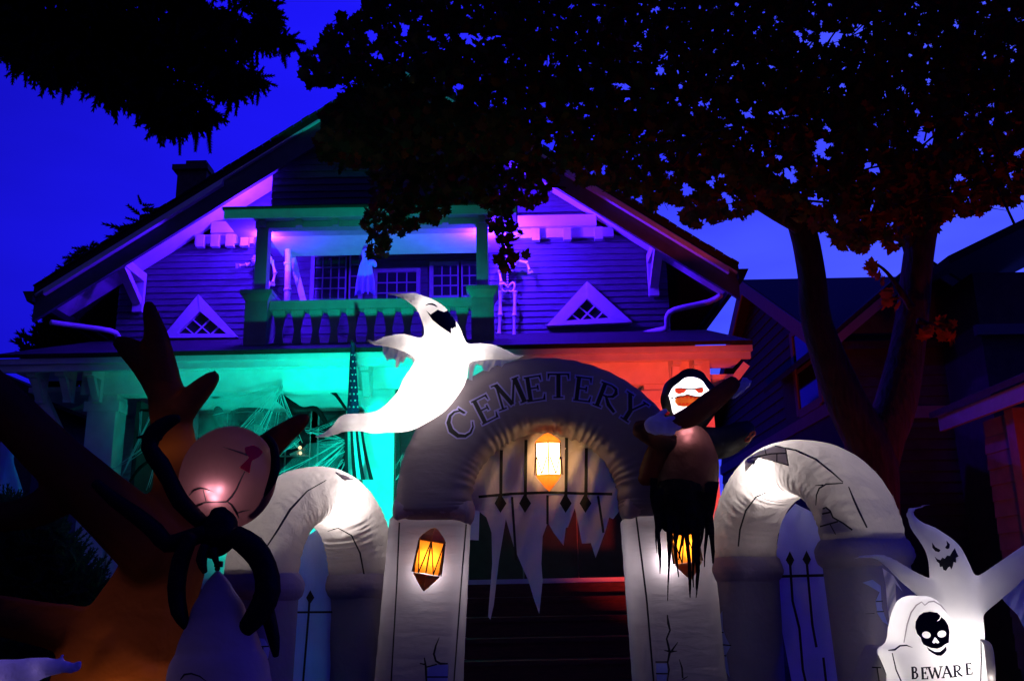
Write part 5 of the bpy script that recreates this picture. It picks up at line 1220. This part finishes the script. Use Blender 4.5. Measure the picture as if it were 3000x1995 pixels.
for L_ in ([(820, 1165, 14), (860, 1195, 16), (890, 1200, 8), (925, 1198, 8), (950, 1230, 7), (968, 1262, 5)], [(672, 1250, 5), (678, 1225, 6), (690, 1202, 6), (775, 1202, 6), (830, 1225, 4)],
           [(702, 1245, 4), (715, 1238, 6), (740, 1238, 6), (790, 1242, 6), (835, 1250, 4)], [(968, 1143, 8), (985, 1158, 5), (1015, 1200, 4)], [(1010, 1205, 2), (960, 1235, 3), (905, 1265, 3)], [(460, 1150, 4), (430, 1145, 5), (420, 1148, 3)], [(470, 1202, 5), (440, 1202, 5), (412, 1202, 3)], [(445, 1345, 4), (410, 1370, 5), (380, 1410, 3)]):
    b = MB(); pxtube(b, L_, 10.8, 10, 4); b.build('leg', F_BLACK, PS, True)
# chandelier seen through the window
CH = thing('chandelier', 'small lit chandelier seen through the porch window', 'lamp', P(870, 1320, 12.35))
BULB = M_emit('bulb_glow', (1, .75, .4), 1.6)
for px, py in ((879, 1311), (880, 1327)): MB().ball(P(px, py, 12.36), S(0, 0, 12, 4.5), 10, 8).build('bulb', BULB, CH, True)
for a, c in (((862, 1298), (880, 1318)), ((850, 1332), (882, 1318)), ((856, 1330), (872, 1330))): MB().bar(P(*a, 12.37), P(*c, 12.37), .025).build('arm', WHITE, CH)
# paper sheet at the left pillar
SG = tag(MB().prism([P(1378, 1480, 6.2), P(1405, 1492, 6.2), P(1402, 1582, 6.2), P(1372, 1580, 6.2)], (0, .02, 0)).build('paper_notice', F_WHITE), 'white paper sheet behind the left lettered pillar', 'notice')

# ---------------------------------------------------------------- violet floodlight fixtures
for px, py, Y, s_, lb in ((752, 654, 11.75, -1, 'violet floodlight by the left balcony post'), (1440, 640, 11.72, 1, 'violet floodlight glaring at the right end of the balcony roof')):
    c = P(px, py, Y); T = thing('floodlight', lb, 'floodlight', c, 'violet floodlights on the balcony')
    MB().box(c.x - .07, c.x + .07, Y, Y + .05, c.z - .05, c.z + .05).build('housing', DARK, T)
    MB().box(c.x - .06, c.x + .06, Y - .006, Y - .001, c.z - .04, c.z + .04).build('lens', M_emit('violet_lens', (.9, .5, 1), 3), T)
    MB().box(c.x - .012, c.x + .012, Y + .051, Y + .3, c.z - .012, c.z + .012).build('bracket', DARK, T)

# ---------------------------------------------------------------- maple
def in_poly(x, y, pg):
    r = False; n = len(pg); j = n - 1
    for i in range(n):
        xi, yi = pg[i]; xj, yj = pg[j]
        if (yi > y) != (yj > y) and x < (xj - xi) * (y - yi) / (yj - yi) + xi: r = not r
        j = i
    return r
MP = thing('maple_tree', 'forked maple with a broad dark leafy crown hanging over the house', 'tree', down(P(2565, 1700, 8.0), P(2565, 1995, 8.0)))
b = MB(); t0 = P(2568, 1700, 8.0); g0 = Vector((t0.x, 8.0, 0))
b.tube([g0, P(2568, 1700, 8), P(2562, 1500, 8), P(2552, 1330, 8), P(2480, 1180, 7.95), P(2395, 950, 7.8), P(2378, 800, 7.7), P(2352, 680, 7.6), P(2310, 600, 7.5), P(2220, 500, 7.4), P(2050, 400, 7.3), P(1850, 330, 7.3)],
       [.34] + [S(0, 0, 8, q) * .77 for q in (88, 82, 78, 66, 50, 45, 44, 36, 26, 17, 8)], 16, 5, ripple=lambda t, a: 1 + .03 * math.sin(a * 5 + t * 20) + .02 * math.sin(a * 11 - t * 33))
b.build('trunk', BARK, MP, True)
b = MB(); b.tube([P(2566, 1420, 8.02), P(2580, 1300, 8.05), P(2625, 1180, 8.1), P(2668, 950, 8.2), P(2700, 700, 8.2), P(2760, 450, 8.3), P(2800, 200, 8.4), P(2850, 0, 8.5), P(2880, -200, 8.6)], [S(0, 0, 8, q) * .85 for q in (50, 66, 62, 50, 46, 38, 30, 22, 14)], 14, 5, ripple=lambda t, a: 1 + .03 * math.sin(a * 5 + t * 20))
b.build('limb', BARK, MP, True)
for L_, Y in (([(2690, 760, 34), (2560, 420, 22), (2300, 290, 15), (1900, 275, 12), (1550, 300, 9), (1300, 420, 6), (1150, 560, 4)], 8.2), ([(2720, 640, 26), (2640, 420, 14), (2600, 250, 10), (2560, 80, 7)], 8.0), ([(2340, 660, 26), (2250, 620, 14), (2150, 560, 8)], 7.4), ([(2050, 400, 16), (1750, 180, 12), (1400, 90, 8), (1100, 130, 4)], 7.2), ([(2730, 560, 24), (2860, 420, 14), (3000, 330, 9)], 8.2), ([(2670, 900, 12), (2600, 800, 5), (2545, 760, 2.5)], 8.0), ([(2690, 940, 10), (2750, 960, 4), (2780, 980, 2)], 7.9), ([(1500, 300, 6), (1470, 500, 4), (1475, 760, 2)], 8.6), ([(2640, 420, 9), (2668, 330, 5), (2690, 280, 3)], 7.6), ([(2650, 430, 9), (2640, 340, 5), (2630, 280, 3)], 7.6)):
    b = MB(); pxtube(b, L_, Y, 10, 5); b.build('branch', BARK, MP, True)
LG = [M_leaf('leaf_green', (.045, .070, .012)), M_leaf('leaf_olive', (.10, .075, .014)), M_leaf('leaf_orange', (.22, .065, .010)), M_leaf('leaf_red', (.20, .030, .012))]
LOBE = [(0, -.42), (.06, -.30), (.30, -.36), (.26, -.20), (.50, -.02), (.34, .04), (.40, .24), (.20, .16), (.13, .34), (0, .52), (-.13, .34), (-.20, .16), (-.40, .24), (-.34, .04), (-.50, -.02), (-.26, -.20), (-.30, -.36), (-.06, -.30)]
CROWN = [(1050, -150), (1052, 20), (1036, 65), (958, 75), (912, 138), (888, 205), (905, 252), (952, 238), (1000, 212), (1012, 285), (960, 330), (915, 430), (950, 480), (1055, 500), (1092, 585), (1058, 655), (1085, 748), (1130, 758), (1152, 690), (1230, 640), (1290, 655), (1330, 608), (1408, 600), (1425, 655), (1470, 640), (1520, 600), (1600, 595), (1622, 545), (1570, 480), (1500, 440), (1650, 500), (1750, 540), (1850, 568), (1905, 600), (1960, 600), (2060, 655), (2130, 640), (2230, 605), (2290, 620), (2420, 700), (2500, 720), (2560, 700), (2640, 740), (2700, 660), (2780, 640), (2900, 600), (3100, 560), (3500, 520), (3800, 250), (3850, -200), (3500, -650), (2800, -950), (2100, -1000), (1500, -850), (1150, -500), (1020, -250), (1050, -150)]
SPR = [[(1425, 640), (1455, 600), (1500, 640), (1540, 680), (1500, 720), (1545, 745), (1475, 800), (1450, 780), (1465, 720), (1440, 680)], [(2530, 765), (2570, 775), (2580, 810), (2590, 830), (2560, 815), (2545, 800)], [(2740, 930), (2800, 950), (2800, 1010), (2750, 985)], [(2700, 970), (2730, 960), (2740, 990), (2700, 985)], [(2580, 840), (2640, 860), (2640, 920), (2590, 905)]]
HOLES = [(1092, 110, 34), (1325, 290, 28), (1607, 440, 44), (1935, 205, 26), (2645, 375, 32), (2690, 330, 20), (2540, 480, 26), (1268, 115, 14), (2090, 148, 20), (2060, 410, 18), (1920, 30, 26), (2150, 40, 16), (2560, 500, 30), (2400, 590, 34), (2450, 640, 26), (1985, 215, 20), (1480, 390, 20), (1950, 470, 22), (2010, 560, 34), (2080, 540, 28), (2840, 310, 16), (2960, 520, 22), (1230, 70, 12), (1100, 165, 20), (2330, 460, 12), (1770, 500, 22)]
def leaf_basis(rg):
    z_ = Vector((rg.uniform(-1, 1), rg.uniform(-1, 1), rg.uniform(-.2, 1.2))).normalized(); y_ = Vector((rg.uniform(-.7, .7), rg.uniform(-.7, .7), -1)); y_ = (y_ - z_ * y_.dot(z_)).normalized(); return y_.cross(z_), y_, z_
leaves = []; lr = random.Random(11); tries = 0
def leaf_kind(px, py):
    t = (px - 1300) / 1700 + (py - 250) / 900; r_ = lr.random()
    if r_ < .12 + .40 * max(0, min(1, t)): return 2 if lr.random() < .7 else 3
    return 0 if lr.random() < .55 - .3 * max(0, min(1, t)) else 1
while len(leaves) < 28000 and tries < 190000:
    tries += 1; px, py = (lr.uniform(860, 3090), lr.uniform(-140, 770)) if lr.random() < .72 else (lr.uniform(860, 3900), lr.uniform(-1000, 770))
    jx, jy = 34 * mnoise.noise(Vector((px / 60, py / 60, 1.7))), 46 * mnoise.noise(Vector((px / 45, py / 70, 9.7)))
    if not in_poly(px + jx, py + jy, CROWN): continue
    if any((px - a) ** 2 + (py - c) ** 2 < r_ * r_ * .45 for a, c, r_ in HOLES): continue
    nv = mnoise.noise(Vector((px / 95, py / 75, 3.1))) + .5 * mnoise.noise(Vector((px / 38, py / 34, 8.3)))
    if nv < -.50 and lr.random() < .95: continue
    if mnoise.noise(Vector((px / 17, py / 15, 5.7))) < (-.47 if px > 1300 else -.52) and lr.random() < .96: continue
    Y = 8.0 + (lr.uniform(-1.5, 1.6) if py > -100 and px < 3060 else lr.uniform(-2.6, 2.6))
    if py > 470 and px < 1650 and lr.random() < .25: continue
    if py > 470 and px < 1650: Y = 8.6 + lr.uniform(-.8, .9)
    leaves.append((P(px, py, Y), lr.uniform(.088, .14), leaf_kind(px, py), px, py))
for pg in SPR:
    xs = [q[0] for q in pg]; ys = [q[1] for q in pg]; n = 0; want = int((max(xs) - min(xs)) * (max(ys) - min(ys)) / 420) + 2; t_ = 0
    while n < want and t_ < 4000:
        t_ += 1; px, py = lr.uniform(min(xs), max(xs)), lr.uniform(min(ys), max(ys))
        if in_poly(px, py, pg): n += 1; leaves.append((P(px, py, (8.6 if px < 2000 else 7.9) + lr.uniform(-.15, .15)), lr.uniform(.11, .15), 2 if px > 2000 else leaf_kind(px, py), px, py))
inv = [q for q in leaves if 0 < q[3] < 3000 and 0 < q[4] < 1100]
inv.sort(key=lambda q: q[0].y - q[4] * .002)
near = set(id(q) for q in inv[:290])
lm = []
for k_ in range(4):
    me = bpy.data.meshes.new('leaf'); me.from_pydata([(x, y, .10 * abs(x) - .05 * y * y) for x, y in LOBE] + [(0, 0, 0)], [], [(i, (i + 1) % 18, 18) for i in range(18)]); me.materials.append(LG[k_]); me.update(); lm.append(me)
mass = MB(); base = world_loc(MP)
for q in leaves:
    x_, y_, z_ = leaf_basis(lr); s_ = q[1]
    if id(q) in near:
        o = bpy.data.objects.new('leaf', lm[q[2]]); COL.objects.link(o); o.parent = MP
        o.matrix_local = Matrix(((x_.x * s_, y_.x * s_, z_.x * s_, q[0].x - base.x), (x_.y * s_, y_.y * s_, z_.y * s_, q[0].y - base.y), (x_.z * s_, y_.z * s_, z_.z * s_, q[0].z - base.z), (0, 0, 0, 1)))
    else:
        k = len(mass.v); c_ = q[0]
        mass.v += [c_ + (x_ * x - y_ * y + z_ * (.12 * abs(x))) * s_ for x, y in LOBE]; mass.v.append(c_)
        for i in range(18): mass.f.append((k + i, k + (i + 1) % 18, k + 18)); mass.m.append(q[2])
mass.build('foliage', LG, MP, kind='stuff')
tg = MB()
for i in range(170):
    q = lr.choice(leaves); d = Vector((lr.uniform(-1, .4), lr.uniform(-.6, .6), lr.uniform(-.7, .25))).normalized() * lr.uniform(.25, .7)
    tg.tube([q[0] - d, q[0] - d * .4 + Vector((0, 0, .04)), q[0], q[0] + d * .5], [.011, .008, .005, .002], 5, 2, cap=0)
tg.build('twigs', BARK, MP, kind='stuff')

# ---------------------------------------------------------------- conifers
NEED = M_leaf('needle_dark', (.012, .020, .010), .1)
def twig(mb, a, d, L_, w, rg, teeth=7):
    "a flat comb of needles, crossed by a second one"
    d = d.normalized(); sd = d.cross(Vector((rg.uniform(-1, 1), rg.uniform(-1, 1), rg.uniform(-1, 1)))).normalized()
    for s2 in (sd, d.cross(sd)):
        for i in range(teeth):
            t = i / teeth; c = a + d * L_ * t; ww = w * (1.1 - .7 * t) * rg.uniform(.7, 1.2); l2 = L_ / teeth * 1.5
            k = len(mb.v); mb.v += [c - s2 * w * .12, c + s2 * w * .12, c + d * l2 * 1.1 + s2 * ww, c + d * l2 * .75, c + d * l2 * 1.1 - s2 * ww]
            mb.f += [(k, k + 1, k + 3), (k + 1, k + 2, k + 3), (k, k + 3, k + 4)]; mb.m += [0, 0, 0]
SPT = thing('spruce_tree', 'black drooping spruce boughs hanging in from the upper left', 'tree', (-4.6, 5.6, 0))
MB().tube([Vector((-4.6, 5.6, 0)), Vector((-4.55, 5.6, 3)), Vector((-4.5, 5.6, 7)), Vector((-4.5, 5.6, 9.5))], [.3, .26, .16, .03], 14, 4).build('trunk', BARK, SPT, True)
tw = MB(); sr = random.Random(21)
BOUGH = [[(-260, -150, 20), (100, 60, 14), (330, 200, 10), (440, 300, 7), (540, 345, 4), (625, 325, 2)], [(-200, -220, 20), (250, 0, 14), (500, 110, 10), (650, 190, 7), (760, 232, 3)], [(0, -260, 18), (450, -60, 14), (650, 50, 9), (790, 105, 6), (850, 118, 3)], [(-260, -60, 16), (0, 110, 9), (120, 195, 6), (200, 235, 3)], [(200, -260, 16), (600, -90, 10), (760, 0, 8), (805, 60, 6)],
         [(60, 60, 10), (250, 140, 8), (420, 215, 6), (530, 285, 4), (585, 282, 2)], [(-160, -40, 12), (100, 110, 8), (280, 225, 5), (330, 290, 3)], [(100, -120, 12), (350, 60, 8), (520, 150, 6), (640, 240, 3), (700, 250, 2)], [(-200, -120, 14), (60, 20, 9), (260, 90, 6), (420, 160, 4), (480, 260, 3)], [(350, 190, 8), (420, 250, 6), (465, 330, 4), (490, 365, 2)]]
for bi, L_ in enumerate(BOUGH):
    Y = 5.6 + sr.uniform(-.5, .6); b = MB(); pxtube(b, L_, Y, 8, 5); b.build('bough', BARK, SPT, True)
    pts, rr_ = catmull([Vector((q[0], q[1])) .to_3d() for q in L_], [q[2] for q in L_], 14)
    for i, p in enumerate(pts):
        for s_ in range(9):
            d = Vector((sr.uniform(-.9, .9), sr.uniform(-1.0, 1.0), sr.uniform(-1.5, .35)))
            a = P(p.x + sr.uniform(-6, 6), p.y + sr.uniform(-4, 8), Y + sr.uniform(-.25, .25)); t = i / len(pts)
            twig(tw, a, d, sr.uniform(.10, .22) * (1.15 - .55 * t), sr.uniform(.018, .030), sr)
    # hanging combs
    for i, p in enumerate(pts[::2]):
        if sr.random() < .3:
            a = P(p.x, p.y, Y + sr.uniform(-.2, .2)); n = sr.randint(1, 3); d = Vector((sr.uniform(-.25, .25), sr.uniform(-.2, .2), -1))
            for k in range(n): twig(tw, a + d.normalized() * .075 * k, d, .13, .026, sr)
SPM = [(-100, -120), (-100, 150), (60, 165), (130, 215), (230, 200), (300, 265), (400, 280), (430, 330), (480, 350), (520, 320), (490, 290), (530, 240), (540, 175), (640, 205), (690, 215), (710, 165), (730, 130), (790, 110), (800, 40), (700, 30), (610, 5), (590, -80)]
n = 0
while n < 1750:
    px, py = sr.uniform(-90, 800), sr.uniform(-110, 385)
    if not in_poly(px, py, SPM): continue
    n += 1; twig(tw, P(px, py, 5.6 + sr.uniform(-.6, .7)), Vector((sr.uniform(-.6, .9), sr.uniform(-.8, .8), sr.uniform(-1.4, .2))), sr.uniform(.12, .22), sr.uniform(.022, .034), sr)
for i in range(1500):                                              # the rest of the tree, above the picture
    zz_ = sr.uniform(3.6, 9.2); rr2 = (9.6 - zz_) * .36 * sr.uniform(.25, 1); a_ = sr.uniform(0, 6.283)
    q_ = proj(Vector((-4.5 + rr2 * math.cos(a_), 5.6 + rr2 * math.sin(a_) * .8, zz_)))
    if -260 < q_[0] < 3200 and -200 < q_[1] < 2200: continue
    twig(tw, Vector((-4.5 + rr2 * math.cos(a_), 5.6 + rr2 * math.sin(a_) * .8, zz_)) , Vector((math.cos(a_), math.sin(a_), sr.uniform(-1.0, .1))), sr.uniform(.2, .36), sr.uniform(.035, .06), sr)
tw.build('needles', NEED, SPT, kind='stuff')
def small_conifer(px, ptop, Y, wpx, zb, label):
    t = P(px, ptop, Y); root = thing('fir_tree', label, 'tree', (t.x, Y, 0), 'dark trees behind the house')
    MB().tube([Vector((t.x, Y, 0)), Vector((t.x, Y, t.z - .3))], [.22, .03], 8, 1).build('trunk', BARK, root)
    b = MB(); w = S(px, ptop, Y, wpx); n = 420
    for i in range(n):
        f = sr.random() ** .8; z = t.z - f * (t.z - zb); r_ = w * (.15 + .85 * f) * sr.uniform(.2, 1); a = sr.uniform(0, 6.28)
        lay = .75 + .25 * math.sin(z * 9)
        twig(b, Vector((t.x + r_ * lay * math.cos(a) * .5, Y + r_ * lay * math.sin(a) * .5, z)), Vector((math.cos(a), math.sin(a), sr.uniform(-.5, .35))), sr.uniform(.3, .6), sr.uniform(.07, .13), sr, 5)
    b.build('crown', NEED, root)
small_conifer(415, 600, 22, 70, 3, 'tallest black fir top showing behind the left roof slope')
small_conifer(372, 655, 22, 50, 3, 'black fir top beside the tallest one behind the left roof slope')
small_conifer(264, 708, 22, 70, 3, 'middle black fir top along the left roof slope')
small_conifer(212, 742, 22, 70, 3, 'lowest black fir top along the left roof slope')
def bush(name, label, cat, pg, Y, n, sc, mat, grp=None, ydev=.5):
    xs = [q[0] for q in pg]; ys = [q[1] for q in pg]; c = P(sum(xs) / len(xs), max(ys), Y)
    root = thing(name, label, cat, (c.x, Y, 0), grp)
    MB().tube([Vector((c.x, Y, 0)), Vector((c.x + .05, Y, max(.3, c.z * .9))), P(sum(xs) / len(xs), (min(ys) + max(ys)) / 2, Y)], [.07, .06, .02], 8, 3).build('stem', BARK, root)
    b = MB(); k = 0
    while k < n:
        px, py = sr.uniform(min(xs), max(xs)), sr.uniform(min(ys), max(ys))
        if not in_poly(px, py, pg): continue
        k += 1; twig(b, P(px, py, Y + sr.uniform(-ydev, ydev)), Vector((sr.uniform(-.8, .8), sr.uniform(-.8, .8), sr.uniform(-.2, 1.2))), sc * sr.uniform(.7, 1.4), sc * .16 * sr.uniform(.7, 1.3), sr, 6)
    b.build('foliage', mat, root, kind='stuff')
bush('leafy_tree', 'black leafy tree mass beyond the left porch roof', 'tree', [(60, 1060), (130, 1030), (160, 960), (190, 935), (200, 970), (300, 975), (420, 1000), (480, 1060)], 20, 900, .5, NEED, ydev=2)
BUSH = M_leaf('thuja_green', (.035, .085, .025), .3)
bush('thuja_bush', 'feathery dark green bush at the lower left before the teal porch wall', 'bush', [(-40, 1470), (60, 1480), (130, 1500), (190, 1560), (200, 1600), (230, 1650), (290, 1700), (310, 1760), (270, 1800), (60, 1900), (-60, 1990)], 7.0, 3200, .13, BUSH)
bush('low_bush', 'low black green bush beside the trunk of the inflatable tree', 'bush', [(-40, 1820), (60, 1830), (180, 1850), (260, 1800), (270, 1860), (160, 1960), (60, 2060), (-60, 2060)], 6.0, 900, .12, BUSH)
# fallen leaves on the red steps
for i in range(16):
    s_ = sr.randint(1, 5); y = 10.43 - s_ * .28 - sr.uniform(.06, .24); x = sr.uniform(sx0 + .1, sx1 - .05); z = zf - (s_ + 1) * rise + .012
    o = bpy.data.objects.new('fallen_leaf', lm[2 + sr.randint(0, 1)]); COL.objects.link(o); o.location = (x, y, z); o.scale = (.13,) * 3; o.rotation_euler = (sr.uniform(.2, .9), sr.uniform(-.3, .3), sr.uniform(0, 6))
    tag(o, 'curled orange fallen leaf lying on the red porch steps', 'leaf', 'fallen leaves on the steps')
